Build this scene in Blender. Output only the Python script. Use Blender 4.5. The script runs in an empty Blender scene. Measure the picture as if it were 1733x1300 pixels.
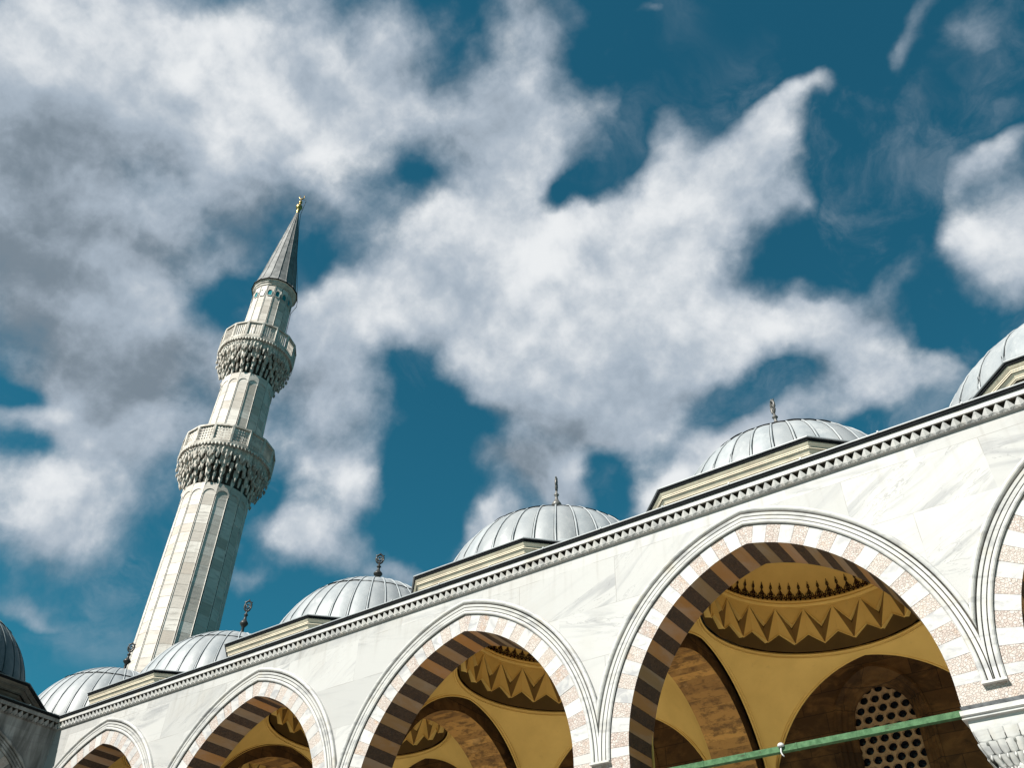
import bpy, math, random
from mathutils import Matrix, Vector
random.seed(7)
rad = math.radians
sc = bpy.context.scene
col = sc.collection

# ------------------------------------------------------------------ camera
cam_d = bpy.data.cameras.new("camera"); cam = bpy.data.objects.new("camera", cam_d); col.objects.link(cam)
cam_d.sensor_width = 36.0; cam_d.lens = 31.352; cam_d.clip_start = 0.05; cam_d.clip_end = 6000
R3 = Matrix(((0.812655, 0.370168, 0.450076), (0.582395, -0.542709, -0.605214), (0.020229, 0.753951, -0.656619)))
cam.matrix_world = Matrix.Translation((0, 0, 1.6)) @ R3.to_4x4()
sc.camera = cam

# ------------------------------------------------------------------ light
SUN_DIR = Vector((-0.2525, -1.0, 0.96)).normalized()
sun_el = math.asin(SUN_DIR.z); sun_az = math.atan2(SUN_DIR.x, SUN_DIR.y)
sun_d = bpy.data.lights.new("sun", 'SUN'); sun_d.energy = 5.0; sun_d.angle = rad(0.5); sun_d.color = (1.0, 0.955, 0.88)
sun = bpy.data.objects.new("sun", sun_d); col.objects.link(sun)
sun.rotation_euler = SUN_DIR.to_track_quat('Z', 'Y').to_euler()
EXPOSURE = 1.2
sc.view_settings.view_transform = 'Standard'; sc.view_settings.look = 'None'
sc.view_settings.exposure = EXPOSURE; sc.view_settings.gamma = 1.0

# ------------------------------------------------------------------ node helper
class NT:
    def __init__(s, tree):
        s.t = tree; s.n = tree.nodes; s.l = tree.links
    def new(s, typ, **kw):
        nd = s.n.new(typ)
        for k, v in kw.items(): setattr(nd, k, v)
        return nd
    def put(s, sock, v):
        if isinstance(v, bpy.types.NodeSocket): s.l.new(v, sock)
        else: sock.default_value = v
    def math(s, op, a, b=0.0, c=None, clamp=False):
        nd = s.new('ShaderNodeMath', operation=op); nd.use_clamp = clamp
        s.put(nd.inputs[0], a); s.put(nd.inputs[1], b)
        if c is not None: s.put(nd.inputs[2], c)
        return nd.outputs[0]
    def vec(s, op, a, b=(0, 0, 0)):
        nd = s.new('ShaderNodeVectorMath', operation=op)
        s.put(nd.inputs[0], a); s.put(nd.inputs[1], b)
        return nd.outputs['Value'] if op in ('DOT_PRODUCT', 'LENGTH') else nd.outputs[0]
    def scale(s, a, k):
        nd = s.new('ShaderNodeVectorMath', operation='SCALE'); s.put(nd.inputs[0], a); s.put(nd.inputs[3], k)
        return nd.outputs[0]
    def comb(s, x, y, z):
        nd = s.new('ShaderNodeCombineXYZ'); s.put(nd.inputs[0], x); s.put(nd.inputs[1], y); s.put(nd.inputs[2], z)
        return nd.outputs[0]
    def sep(s, v):
        nd = s.new('ShaderNodeSeparateXYZ'); s.put(nd.inputs[0], v); return nd.outputs
    def noise(s, v, scale, detail=4, rough=0.5, dist=0.0, col=False):
        nd = s.new('ShaderNodeTexNoise'); s.put(nd.inputs['Vector'], v)
        nd.inputs['Scale'].default_value = scale; nd.inputs['Detail'].default_value = detail
        nd.inputs['Roughness'].default_value = rough; nd.inputs['Distortion'].default_value = dist
        return nd.outputs['Color'] if col else nd.outputs['Fac']
    def voro(s, v, scale, feature='F1', out='Distance', rnd=1.0):
        nd = s.new('ShaderNodeTexVoronoi', feature=feature); s.put(nd.inputs['Vector'], v)
        nd.inputs['Scale'].default_value = scale
        nd.inputs['Randomness'].default_value = rnd
        return nd.outputs[out]
    def ramp(s, f, a, b, lo=0.0, hi=1.0, smooth=True):
        nd = s.new('ShaderNodeMapRange'); nd.interpolation_type = 'SMOOTHSTEP' if smooth else 'LINEAR'
        s.put(nd.inputs[0], f); s.put(nd.inputs[1], a); s.put(nd.inputs[2], b); s.put(nd.inputs[3], lo); s.put(nd.inputs[4], hi)
        return nd.outputs[0]
    def mix(s, f, a, b, blend='MIX'):
        nd = s.new('ShaderNodeMix', data_type='RGBA', blend_type=blend)
        s.put(nd.inputs[0], f); s.put(nd.inputs[6], a); s.put(nd.inputs[7], b)
        return nd.outputs[2]
    def pos(s):
        return s.new('ShaderNodeNewGeometry').outputs['Position']

# ------------------------------------------------------------------ sky with clouds
world = bpy.data.worlds.new("World"); sc.world = world; world.use_nodes = True
#CLOUDS_BEGIN
BLOBS = [  # (density / brightness, azimuth, elevation, spread along, spread across, tilt, weight)
    ('d', -1.3088, 0.7925, 0.1799, 0.1956, 0.542, 1.05), ('d', -1.2546, 0.9728, 0.1848, 0.0836, 0.555, 1.00),
    ('d', -1.0014, 0.9764, 0.0807, 0.0705, 0.665, 0.85), ('d', -1.0391, 0.8786, 0.0733, 0.0432, 0.341, 0.35),
    ('d', -1.1693, 0.6914, 0.1012, 0.0731, 0.197, 0.70), ('d', -1.1653, 0.5889, 0.1104, 0.0447, 0.113, 1.00),
    ('d', -1.1596, 0.4849, 0.1125, 0.0629, 0.101, 1.10), ('d', -1.1516, 0.3931, 0.0620, 0.0152, 0.092, 0.65),
    ('d', -1.0635, 0.8071, 0.0363, 0.0374, 0.343, 0.15), ('d', -0.8734, 0.8629, 0.0704, 0.0575, 0.206, 0.30),
    ('d', -0.8667, 0.7651, 0.0745, 0.0506, 0.537, 1.10), ('d', -0.9219, 0.6773, 0.0695, 0.0711, 0.207, 0.80),
    ('d', -0.8413, 0.6097, 0.0837, 0.0355, -0.032, 1.00), ('d', -0.8791, 0.5338, 0.0747, 0.0412, 0.328, 1.00),
    ('d', -0.7650, 0.5169, 0.0386, 0.0158, 0.003, 0.70), ('d', -0.6742, 0.5575, 0.0391, 0.0259, 0.478, 1.00),
    ('d', -1.0150, 0.6400, 0.0363, 0.0569, 0.259, 0.40), ('d', -0.5754, 1.1061, 0.0458, 0.0484, 0.992, 0.80),
    ('d', -0.6203, 1.0185, 0.0545, 0.0694, 1.221, 1.00), ('d', -0.6669, 0.9311, 0.0827, 0.0708, 1.084, 0.95),
    ('d', -0.7261, 0.8120, 0.0789, 0.0721, 0.090, 1.05), ('d', -0.5823, 0.8157, 0.1184, 0.0853, -0.015, 1.00),
    ('d', -0.4220, 0.8596, 0.1077, 0.0777, 0.479, 1.00), ('d', -0.2850, 0.9192, 0.0718, 0.0535, 0.459, 1.00),
    ('d', -0.1361, 0.9684, 0.0511, 0.0208, -0.133, 0.95), ('d', -0.2149, 0.9384, 0.0463, 0.0372, 0.403, 0.50),
    ('d', -0.4278, 0.7687, 0.1355, 0.0849, -0.121, 1.00), ('d', -0.2898, 0.7517, 0.0867, 0.0447, -0.306, 0.90),
    ('d', -0.5396, 0.7225, 0.1252, 0.0595, -0.302, 0.95), ('d', -0.5009, 0.6616, 0.0849, 0.0394, -0.234, 0.70),
    ('d', -0.6212, 0.6175, 0.0659, 0.0295, -0.158, 0.85), ('d', -0.5607, 0.6175, 0.0460, 0.0360, -0.019, 0.65),
    ('d', -0.3882, 0.6013, 0.0833, 0.0284, 0.460, 1.00), ('d', -0.3192, 0.6354, 0.0501, 0.0221, 0.279, 0.80),
    ('d', -0.1367, 0.6560, 0.0905, 0.0367, -0.144, 1.05), ('d', -0.1513, 0.7175, 0.0580, 0.0246, -0.456, 0.60),
    ('d', -0.1874, 0.7518, 0.0360, 0.0123, -0.655, 0.45), ('d', 0.0249, 0.7425, 0.0690, 0.0484, -0.743, 1.20),
    ('d', 0.0753, 0.7749, 0.0404, 0.0340, -0.516, 0.50), ('d', 0.1205, 0.8405, 0.0435, 0.0197, 0.115, 0.85),
    ('d', 0.0671, 0.8238, 0.0231, 0.0354, -1.536, 0.60), ('d', 0.1173, 0.8027, 0.0247, 0.0333, -0.567, 0.40),
    ('d', -0.1756, 0.8693, 0.0355, 0.0244, -0.338, 0.60), ('d', -0.3463, 0.9966, 0.0248, 0.0476, -0.390, 0.50),
    ('d', -0.4461, 1.0186, 0.0188, 0.0357, -0.471, 0.40), ('d', 0.0833, 0.9671, 0.0179, 0.0607, -0.420, 0.55),
    ('d', 0.1812, 0.9243, 0.0345, 0.0367, -0.680, 0.60), ('d', -0.3454, 1.1034, 0.0418, 0.0112, -0.239, 0.50),
    ('d', -0.1238, 0.8211, 0.0288, 0.0182, -0.365, 0.40), ('d', -1.0432, 0.3920, 0.0320, 0.0176, 0.563, 0.50),
    ('d', -0.9584, 0.4537, 0.0355, 0.0240, 0.171, 0.40), ('d', -0.8633, 1.0403, 0.0619, 0.0941, 0.219, 0.60),
    ('d', -0.8221, 0.9015, 0.0578, 0.0762, 0.170, 0.25), ('d', -0.6432, 0.8022, 0.6271, 0.5001, 0.029, 0.20),
    ('d', -0.8556, 0.8522, 0.0226, 0.0448, 0.364, -0.35), ('d', -0.5323, 0.9211, 0.0482, 0.0166, 0.147, -0.75),
    ('d', -0.4233, 0.9615, 0.0254, 0.0306, -0.657, -0.40), ('d', -0.2753, 1.0294, 0.0722, 0.0639, -0.290, -0.50),
    ('d', -0.0551, 0.8665, 0.0615, 0.0942, -0.439, -0.55), ('d', -0.7612, 0.6374, 0.0361, 0.0622, -0.110, -0.75),
    ('d', -0.7939, 0.7139, 0.0262, 0.0296, 0.129, -0.35), ('d', -0.6944, 0.6747, 0.0330, 0.0231, 0.236, -0.25),
    ('d', -0.8333, 0.7362, 0.0390, 0.0262, -0.195, -0.30), ('d', -0.7645, 0.5716, 0.0260, 0.0258, 0.095, -0.40),
    ('d', -1.0691, 0.7593, 0.0516, 0.0186, 0.604, -0.60), ('d', -0.9402, 0.8263, 0.0386, 0.0438, 1.283, -0.35),
    ('d', -0.8439, 0.9437, 0.0320, 0.0371, 0.531, -0.45), ('d', -0.7510, 1.0968, 0.0368, 0.0228, 0.124, -0.30),
    ('d', -1.2598, 0.5866, 0.0305, 0.0145, 0.407, -0.75), ('d', -1.2173, 0.5415, 0.0368, 0.0137, 0.064, -0.65),
    ('d', -1.0996, 0.3646, 0.0625, 0.0331, 0.203, -0.50), ('d', -0.9491, 0.5489, 0.0364, 0.0190, 0.738, -0.40),
    ('d', -0.9797, 0.4809, 0.0355, 0.0303, 0.190, -0.40), ('d', -0.4955, 0.6285, 0.0359, 0.0325, 0.291, -0.70),
    ('d', -0.6595, 0.8215, 0.0198, 0.0118, 0.215, -0.60), ('d', -0.3238, 0.6848, 0.0691, 0.0204, 0.324, -0.65),
    ('d', -0.2467, 0.6986, 0.0302, 0.0190, -0.232, -0.35), ('d', -0.7365, 0.7452, 0.0297, 0.0264, 0.093, -0.30),
    ('d', -0.0312, 0.6780, 0.0583, 0.0236, -0.479, -0.50), ('d', -0.0286, 0.7738, 0.0108, 0.0355, -0.426, -0.30),
    ('d', -0.1502, 0.8017, 0.0408, 0.0246, -0.337, -0.40), ('d', 0.0950, 0.9104, 0.0517, 0.0439, -0.592, -0.35),
    ('d', -0.6161, 0.5397, 0.0522, 0.0192, 0.186, -0.50), ('d', 0.0062, 0.6532, 0.0407, 0.0232, -0.399, -0.50),
    ('d', -0.1948, 0.6177, 0.0706, 0.0122, 0.127, -0.20), ('b', -1.2842, 0.7427, 0.1590, 0.1284, 0.500, -0.28),
    ('b', -1.3821, 0.8128, 0.0912, 0.0777, 0.617, -0.12), ('b', -1.3209, 0.9742, 0.1087, 0.0380, 0.618, 0.30),
    ('b', -1.1534, 0.9851, 0.0524, 0.0401, 0.466, 0.22), ('b', -0.9763, 0.9590, 0.0466, 0.0360, 0.475, 0.42),
    ('b', -1.0105, 0.8587, 0.0741, 0.0562, 0.314, -0.15), ('b', -1.1529, 0.6571, 0.1129, 0.0427, 0.172, -0.25),
    ('b', -1.2727, 0.8272, 0.0328, 0.0348, 0.524, 0.10), ('b', -1.1804, 0.5034, 0.0857, 0.0284, 0.027, 0.32),
    ('b', -1.1782, 0.4560, 0.0717, 0.0341, 0.287, -0.05), ('b', -1.2244, 0.5830, 0.0320, 0.0144, -0.007, 0.25),
    ('b', -0.8476, 0.7609, 0.0390, 0.0228, 0.523, 0.22), ('b', -0.8335, 0.6106, 0.0708, 0.0292, 0.139, 0.28),
    ('b', -0.9089, 0.6596, 0.0380, 0.0517, 0.195, -0.05), ('b', -0.8751, 0.5152, 0.0686, 0.0251, 0.145, -0.05),
    ('b', -0.6707, 0.5641, 0.0391, 0.0195, 0.476, 0.20), ('b', -0.5781, 1.0183, 0.0379, 0.0544, -0.027, 0.12),
    ('b', -0.6716, 0.9871, 0.0511, 0.0554, 0.053, -0.10), ('b', -0.5115, 0.8593, 0.0780, 0.0582, -0.070, 0.18),
    ('b', -0.3147, 0.9238, 0.0664, 0.0379, 0.479, 0.20), ('b', -0.6118, 0.8679, 0.0589, 0.0389, 0.005, 0.15),
    ('b', -0.3811, 0.7772, 0.1020, 0.0583, -0.156, 0.12), ('b', -0.4713, 0.7061, 0.0847, 0.0394, -0.083, -0.18),
    ('b', -0.5674, 0.6702, 0.0923, 0.0330, -0.018, -0.15), ('b', -0.6102, 0.7366, 0.0662, 0.0397, 0.007, 0.05),
    ('b', -0.2490, 0.7446, 0.0547, 0.0254, -0.244, 0.20), ('b', -0.6414, 0.6172, 0.0725, 0.0295, 0.028, -0.25),
    ('b', -0.4453, 0.5802, 0.0518, 0.0191, 0.491, 0.30), ('b', -0.3707, 0.6125, 0.0510, 0.0253, 0.397, 0.10),
    ('b', -0.1480, 0.6459, 0.0739, 0.0306, -0.132, 0.12), ('b', 0.0278, 0.7608, 0.0416, 0.0348, -0.468, 0.25),
    ('b', 0.0346, 0.7068, 0.0406, 0.0231, -0.448, -0.10), ('b', -0.1377, 0.9656, 0.0452, 0.0180, -0.039, 0.15)]
#CLOUDS_END
def build_sky():
    t = NT(world.node_tree); t.n.clear()
    out = t.new('ShaderNodeOutputWorld'); bg = t.new('ShaderNodeBackground')
    sky = t.new('ShaderNodeTexSky', sky_type='NISHITA')
    sky.sun_disc = False; sky.sun_elevation = sun_el; sky.sun_rotation = sun_az
    sky.altitude = 200; sky.air_density = 1.0; sky.dust_density = 0.4; sky.ozone_density = 2.0
    d = t.vec('NORMALIZE', t.new('ShaderNodeTexCoord').outputs['Generated'])
    w1 = t.scale(t.vec('SUBTRACT', t.noise(d, 5.0, 3, 0.55, col=True), (0.5, 0.5, 0.5)), 0.15)
    w2 = t.scale(t.vec('SUBTRACT', t.noise(t.vec('ADD', d, (3.1, 1.7, 5.2)), 22.0, 4, 0.6, col=True), (0.5, 0.5, 0.5)), 0.022)
    dw = t.vec('ADD', t.vec('ADD', d, w1), w2)
    dn = t.vec('ADD', t.vec('ADD', d, t.scale(w1, 0.22)), t.scale(w2, 0.5))
    den = None; bri = None
    def blob(az, el, sx, sy, tilt):
        c = Vector((math.sin(az) * math.cos(el), math.cos(az) * math.cos(el), math.sin(el)))
        e1 = Vector((math.cos(az), -math.sin(az), 0)); e2 = e1.cross(c) * -1
        if e2.z < 0: e2 = -e2
        a = (e1 * math.cos(tilt) + e2 * math.sin(tilt)); b = (-e1 * math.sin(tilt) + e2 * math.cos(tilt))
        u = t.vec('DOT_PRODUCT', dw, tuple(a / sx)); v = t.vec('DOT_PRODUCT', dw, tuple(b / sy))
        return t.math('POWER', 0.367879, t.math('MULTIPLY_ADD', v, v, t.math('MULTIPLY', u, u)))
    for (kind, az, el, sx, sy, tilt, amp) in BLOBS:
        g = blob(az, el, sx, sy, tilt)
        if kind == 'd':
            den = t.math('MULTIPLY_ADD', g, amp, den if den is not None else 0.0)
        else:
            bri = t.math('MULTIPLY_ADD', g, amp, bri if bri is not None else 0.0)
    den = t.math('ADD', den, -0.33)
    if bri is None: bri = t.math('ADD', 0.0, 0.0)
    n1 = t.noise(dn, 8.0, 10, 0.57)
    n2 = t.noise(t.vec('ADD', dn, (9, 4, 2)), 2.6, 3, 0.5)
    n3 = t.noise(t.vec('ADD', dn, (1, 8, 5)), 10.0, 5, 0.55)
    f = t.math('MULTIPLY_ADD', t.math('SUBTRACT', n1, 0.5), 1.7, den)
    f = t.math('MULTIPLY_ADD', t.math('SUBTRACT', n2, 0.5), 0.35, f)
    mask = t.ramp(f, 0.06, 0.86)
    thin = t.noise(t.vec('ADD', t.vec('MULTIPLY', dw, (1.0, 0.55, 1.2)), (2.2, 7.1, 3.3)), 6.0, 9, 0.62, 0.3)
    thin = t.math('MULTIPLY', t.ramp(thin, 0.50, 0.74, 0.0, 0.42), t.ramp(n2, 0.40, 0.56))
    mask = t.math('MAXIMUM', mask, thin)
    # grey undersides and sunlit puffs: lighter where the cloud thins upwards
    n1u = t.noise(t.vec('ADD', dn, (0.009, -0.013, 0.021)), 8.0, 8, 0.57)
    lum = t.math('MULTIPLY_ADD', t.math('SUBTRACT', n3, 0.5), 0.6, t.math('ADD', 0.47, bri))
    lum = t.math('MULTIPLY_ADD', t.ramp(f, 0.3, 1.2), 0.14, lum)
    lum = t.math('MULTIPLY_ADD', t.math('SUBTRACT', n1, n1u), 1.25, lum)
    lum = t.math('ADD', lum, 0.0, clamp=True)
    cc = t.mix(t.ramp(lum, 0.10, 0.55), (0.20, 0.25, 0.30, 1), (0.41, 0.48, 0.56, 1))
    cc = t.mix(t.ramp(lum, 0.45, 1.0), cc, (0.86, 0.88, 0.895, 1))
    skyc = t.mix(1.0, sky.outputs[0], (SKY_TINT[0], SKY_TINT[1], SKY_TINT[2], 1), 'MULTIPLY')
    K = 0.05
    cc = t.scale(cc, 1.0 / K / 2 ** EXPOSURE)
    c = t.mix(t.math('MULTIPLY', mask, 0.97), skyc, cc)
    t.put(bg.inputs[0], c); bg.inputs[1].default_value = K
    t.l.new(bg.outputs[0], out.inputs[0])
SKY_TINT = (0.165, 0.78, 0.72)
build_sky()
world.cycles.sampling_method = 'MANUAL'; world.cycles.sample_map_resolution = 256

# ------------------------------------------------------------------ materials
def material(name, fn, rough=0.6, bump=None, metal=0.0, spec=0.18, alb=0.47):
    m = bpy.data.materials.new(name); m.use_nodes = True
    t = NT(m.node_tree); b = t.n['Principled BSDF']
    r = fn(t)
    c, h = (r if isinstance(r, tuple) and len(r) == 2 and isinstance(r[1], (bpy.types.NodeSocket, type(None))) else (r, None))
    if not (isinstance(alb, float) and alb == 1.0): c = t.mix(1.0, c, (alb, alb, alb, 1), 'MULTIPLY')
    t.put(b.inputs['Base Color'], c)
    b.inputs['Roughness'].default_value = rough; b.inputs['Metallic'].default_value = metal
    b.inputs['Specular IOR Level'].default_value = spec
    if h is not None:
        bp = t.new('ShaderNodeBump'); bp.inputs['Strength'].default_value = bump[0]; bp.inputs['Distance'].default_value = bump[1]
        t.put(bp.inputs['Height'], h); t.l.new(bp.outputs[0], b.inputs['Normal'])
    return m

def f_wall_marble(t):
    p = t.pos(); x, y, z = t.sep(p)
    u = t.math('SUBTRACT', x, y)
    zr = t.math('DIVIDE', t.math('ADD', z, 0.12), 0.93)
    row = t.math('FLOOR', zr)
    uc = t.math('ADD', t.math('DIVIDE', u, 2.15), t.math('MULTIPLY', row, 0.43))
    cl = t.math('FLOOR', uc)
    wn = t.new('ShaderNodeTexWhiteNoise', noise_dimensions='3D'); t.put(wn.inputs['Vector'], t.comb(cl, row, 3.0))
    rv, rc = wn.outputs['Value'], wn.outputs['Color']
    rs = t.sep(rc)
    ang = t.math('MULTIPLY_ADD', t.math('POWER', rs[0], 2.5), 1.25, -0.22)
    ca, sa = t.math('COSINE', ang), t.math('SINE', ang)
    a = t.math('ADD', t.math('MULTIPLY', u, ca), t.math('MULTIPLY', z, sa))
    b = t.math('SUBTRACT', t.math('MULTIPLY', z, ca), t.math('MULTIPLY', u, sa))
    off = t.scale(rc, 40.0)
    v = t.vec('ADD', t.comb(t.math('MULTIPLY', a, 0.33), t.math('MULTIPLY', b, 2.3), t.math('MULTIPLY', y, 0.2)), off)
    n = t.noise(v, 1.7, 7, 0.6, 0.7)
    n2 = t.noise(v, 0.55, 3, 0.5, 0.4)
    vein = t.math('MULTIPLY', t.ramp(n, 0.47, 0.66), t.ramp(n2, 0.36, 0.62))
    fine = t.ramp(t.math('ABSOLUTE', t.math('SUBTRACT', t.noise(v, 3.0, 8, 0.55, 1.2), 0.5)), 0.0, 0.016, 1.0, 0.0)
    fine = t.math('MULTIPLY', fine, t.ramp(n2, 0.44, 0.62, 0, 0.55))
    c = t.mix(t.math('POWER', rs[1], 1.5), (0.82, 0.81, 0.79, 1), (0.66, 0.655, 0.64, 1))
    c = t.mix(t.math('MULTIPLY', vein, 0.66), c, (0.42, 0.43, 0.445, 1))
    c = t.mix(fine, c, (0.34, 0.34, 0.35, 1))
    blot = t.ramp(t.noise(p, 0.9, 5, 0.6), 0.5, 0.75, 0, 0.25)
    c = t.mix(blot, c, (0.62, 0.57, 0.50, 1))
    run = t.noise(t.comb(t.math('MULTIPLY', u, 5.0), 0.0, t.math('MULTIPLY', z, 0.5)), 1.0, 5, 0.6)
    run = t.math('MULTIPLY', t.ramp(run, 0.48, 0.70, 0, 0.4), t.ramp(z, 9.3, 10.35))
    c = t.mix(run, c, (0.42, 0.39, 0.35, 1))
    fz = t.math('FRACT', zr); fu = t.math('FRACT', uc)
    ez = t.math('MULTIPLY', t.math('MINIMUM', fz, t.math('SUBTRACT', 1.0, fz)), 0.93)
    eu = t.math('MULTIPLY', t.math('MINIMUM', fu, t.math('SUBTRACT', 1.0, fu)), 2.15)
    e = t.math('MINIMUM', ez, eu)
    j = t.ramp(e, 0.002, 0.009, 0.5, 0.0)
    j = t.math('MULTIPLY', j, t.ramp(t.noise(p, 1.6, 3), 0.4, 0.6))
    c = t.mix(j, c, (0.30, 0.27, 0.24, 1))
    return c, t.math('MULTIPLY_ADD', j, -0.4, t.noise(p, 9, 4))
def f_marble(t):
    p = t.pos()
    v = t.vec('MULTIPLY', p, (1.0, 1.0, 3.2))
    n = t.noise(v, 1.6, 7, 0.6, 0.9)
    c = t.mix(t.ramp(n, 0.45, 0.72, 0, 0.8), (0.79, 0.78, 0.755, 1), (0.44, 0.44, 0.45, 1))
    c = t.mix(t.ramp(t.noise(p, 3.1, 5, 0.6), 0.5, 0.8, 0, 0.55), c, (0.66, 0.58, 0.44, 1))
    return c, t.noise(p, 30, 5)
def f_arch_marble(t):
    p = t.pos()
    at = t.new('ShaderNodeAttribute', attribute_name='stone').outputs['Color']
    v = t.vec('ADD', t.vec('MULTIPLY', p, (1.4, 0.5, 2.2)), t.scale(at, 30.0))
    n = t.noise(v, 2.4, 7, 0.6, 0.8)
    c = t.mix(t.sep(at)[0], (0.80, 0.79, 0.77, 1), (0.70, 0.68, 0.66, 1))
    c = t.mix(t.ramp(n, 0.45, 0.68, 0, 0.75), c, (0.42, 0.42, 0.44, 1))
    # soffit faces: shade and warm bounce painted into the stone, with uneven staining
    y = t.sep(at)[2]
    soffit_shade = t.math('MULTIPLY', y, t.ramp(t.noise(v, 1.1, 5, 0.65, 0.6), 0.28, 0.62, 0.6, 1.0))
    c = t.mix(t.math('MULTIPLY', soffit_shade, 0.93), c, t.mix(t.sep(at)[1], (0.85, 0.37, 0.08, 1), (0.46, 0.30, 0.14, 1)))
    return c, t.noise(p, 25, 5)
def f_breccia(t):
    p = t.pos()
    at = t.new('ShaderNodeAttribute', attribute_name='stone').outputs['Color']
    pv = t.vec('ADD', t.vec('MULTIPLY', p, (1, 1, 1)), t.scale(at, 11.0))
    vw = t.vec('ADD', pv, t.scale(t.noise(pv, 12, 3, col=True), 0.06))
    cellc = t.voro(vw, 26, 'F1', 'Color'); edge = t.voro(vw, 26, 'DISTANCE_TO_EDGE', 'Distance')
    fine = t.voro(vw, 70, 'F1', 'Color')
    s = t.sep(cellc); sf = t.sep(fine)
    c = t.mix(s[0], (0.66, 0.52, 0.46, 1), (0.88, 0.82, 0.77, 1))
    c = t.mix(t.math('MULTIPLY', sf[0], 0.4), c, (0.55, 0.47, 0.44, 1))
    c = t.mix(t.ramp(t.noise(pv, 3.5, 4, 0.6), 0.54, 0.74, 0, 0.75), c, (0.72, 0.45, 0.28, 1))
    c = t.mix(t.ramp(edge, 0.0, 0.09, 0.55, 0.0), c, (0.42, 0.29, 0.22, 1))
    c = t.mix(t.math('MULTIPLY', t.sep(at)[0], 0.6), c, (0.80, 0.72, 0.65, 1))
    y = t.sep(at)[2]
    c = t.mix(t.math('MULTIPLY', y, 0.90), c, t.mix(s[1], (0.050, 0.024, 0.010, 1), (0.13, 0.065, 0.028, 1)))  # soffit faces: shade painted in as dark brown
    return c, t.math('ADD', t.ramp(edge, 0.0, 0.12), t.math('MULTIPLY', s[1], 0.6))
def f_lead(t):
    p = t.pos()
    n = t.noise(t.vec('MULTIPLY', p, (1, 1, 0.35)), 2.2, 7, 0.65)
    c = t.mix(t.ramp(n, 0.3, 0.7), (0.37, 0.41, 0.44, 1), (0.56, 0.585, 0.60, 1))
    c = t.mix(t.ramp(t.noise(p, 7.0, 6, 0.7), 0.52, 0.72, 0, 0.5), c, (0.66, 0.66, 0.65, 1))
    c = t.mix(t.ramp(t.noise(t.vec('MULTIPLY', p, (6, 6, 0.7)), 1.6, 5, 0.6), 0.60, 0.75, 0, 0.45), c, (0.25, 0.27, 0.29, 1))
    at = t.new('ShaderNodeAttribute', attribute_name='stone').outputs['Color']; s = t.sep(at)
    c = t.mix(t.math('MULTIPLY', s[0], 0.65), c, (0.33, 0.345, 0.36, 1))
    c = t.mix(t.math('MULTIPLY', t.ramp(t.noise(t.vec('ADD', t.vec('MULTIPLY', p, (5, 5, 0.8)), t.scale(at, 20)), 1.0, 6, 0.65), 0.5, 0.75), t.math('MULTIPLY', s[1], 0.7)), c, (0.74, 0.74, 0.73, 1))
    return c, t.noise(p, 3.0, 5, 0.6)
def f_darklead(t):
    p = t.pos(); n = t.noise(p, 6, 5)
    return t.mix(n, (0.012, 0.014, 0.016, 1), (0.035, 0.038, 0.042, 1))
def f_cream(t):
    p = t.pos()
    c = t.mix(t.ramp(t.noise(p, 1.7, 6, 0.65), 0.35, 0.7), (0.72, 0.65, 0.50, 1), (0.60, 0.52, 0.40, 1))
    c = t.mix(t.ramp(t.noise(t.vec('MULTIPLY', p, (1, 1, 4)), 4, 5, 0.6), 0.55, 0.7, 0, 0.6), c, (0.36, 0.29, 0.21, 1))
    return c, t.noise(p, 14, 5, 0.6)
def f_limestone(t):   # minaret
    p = t.pos(); x, y, z = t.sep(p)
    at = t.new('ShaderNodeAttribute', attribute_name='stone').outputs['Color']; s = t.sep(at)
    c = t.mix(s[0], (0.68, 0.635, 0.585, 1), (0.46, 0.415, 0.37, 1))
    c = t.mix(t.math('MULTIPLY', s[2], 0.5), c, (0.43, 0.36, 0.30, 1))
    v = t.vec('ADD', t.vec('MULTIPLY', p, (0.6, 0.6, 3.5)), t.scale(at, 9.0))
    c = t.mix(t.ramp(t.noise(v, 1.8, 6, 0.65, 0.4), 0.45, 0.70, 0, 0.75), c, (0.33, 0.30, 0.27, 1))
    drip = t.noise(t.vec('MULTIPLY', p, (3.5, 3.5, 0.25)), 1.2, 5, 0.6)
    c = t.mix(t.ramp(drip, 0.55, 0.75, 0, 0.35), c, (0.30, 0.27, 0.24, 1))
    return c, t.noise(t.vec('MULTIPLY', p, (1, 1, 2)), 6, 6, 0.65)
def f_carved(t):
    p = t.pos()
    c = t.mix(t.ramp(t.noise(p, 2.2, 6, 0.65), 0.35, 0.7), (0.66, 0.62, 0.56, 1), (0.36, 0.325, 0.285, 1))
    return c, t.noise(p, 12, 5, 0.6)
def f_ochre(t):
    p = t.pos()
    c = t.mix(t.ramp(t.noise(p, 0.8, 5, 0.6), 0.35, 0.7), (0.74, 0.495, 0.145, 1), (0.64, 0.42, 0.118, 1))
    c = t.mix(t.ramp(t.noise(p, 6, 5, 0.6), 0.6, 0.8, 0, 0.3), c, (0.42, 0.25, 0.08, 1))
    return c, t.noise(p, 20, 5)
def f_ochre_dark(t):
    p = t.pos()
    return t.mix(t.noise(p, 3, 4), (0.10, 0.062, 0.020, 1), (0.17, 0.105, 0.034, 1))
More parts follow.
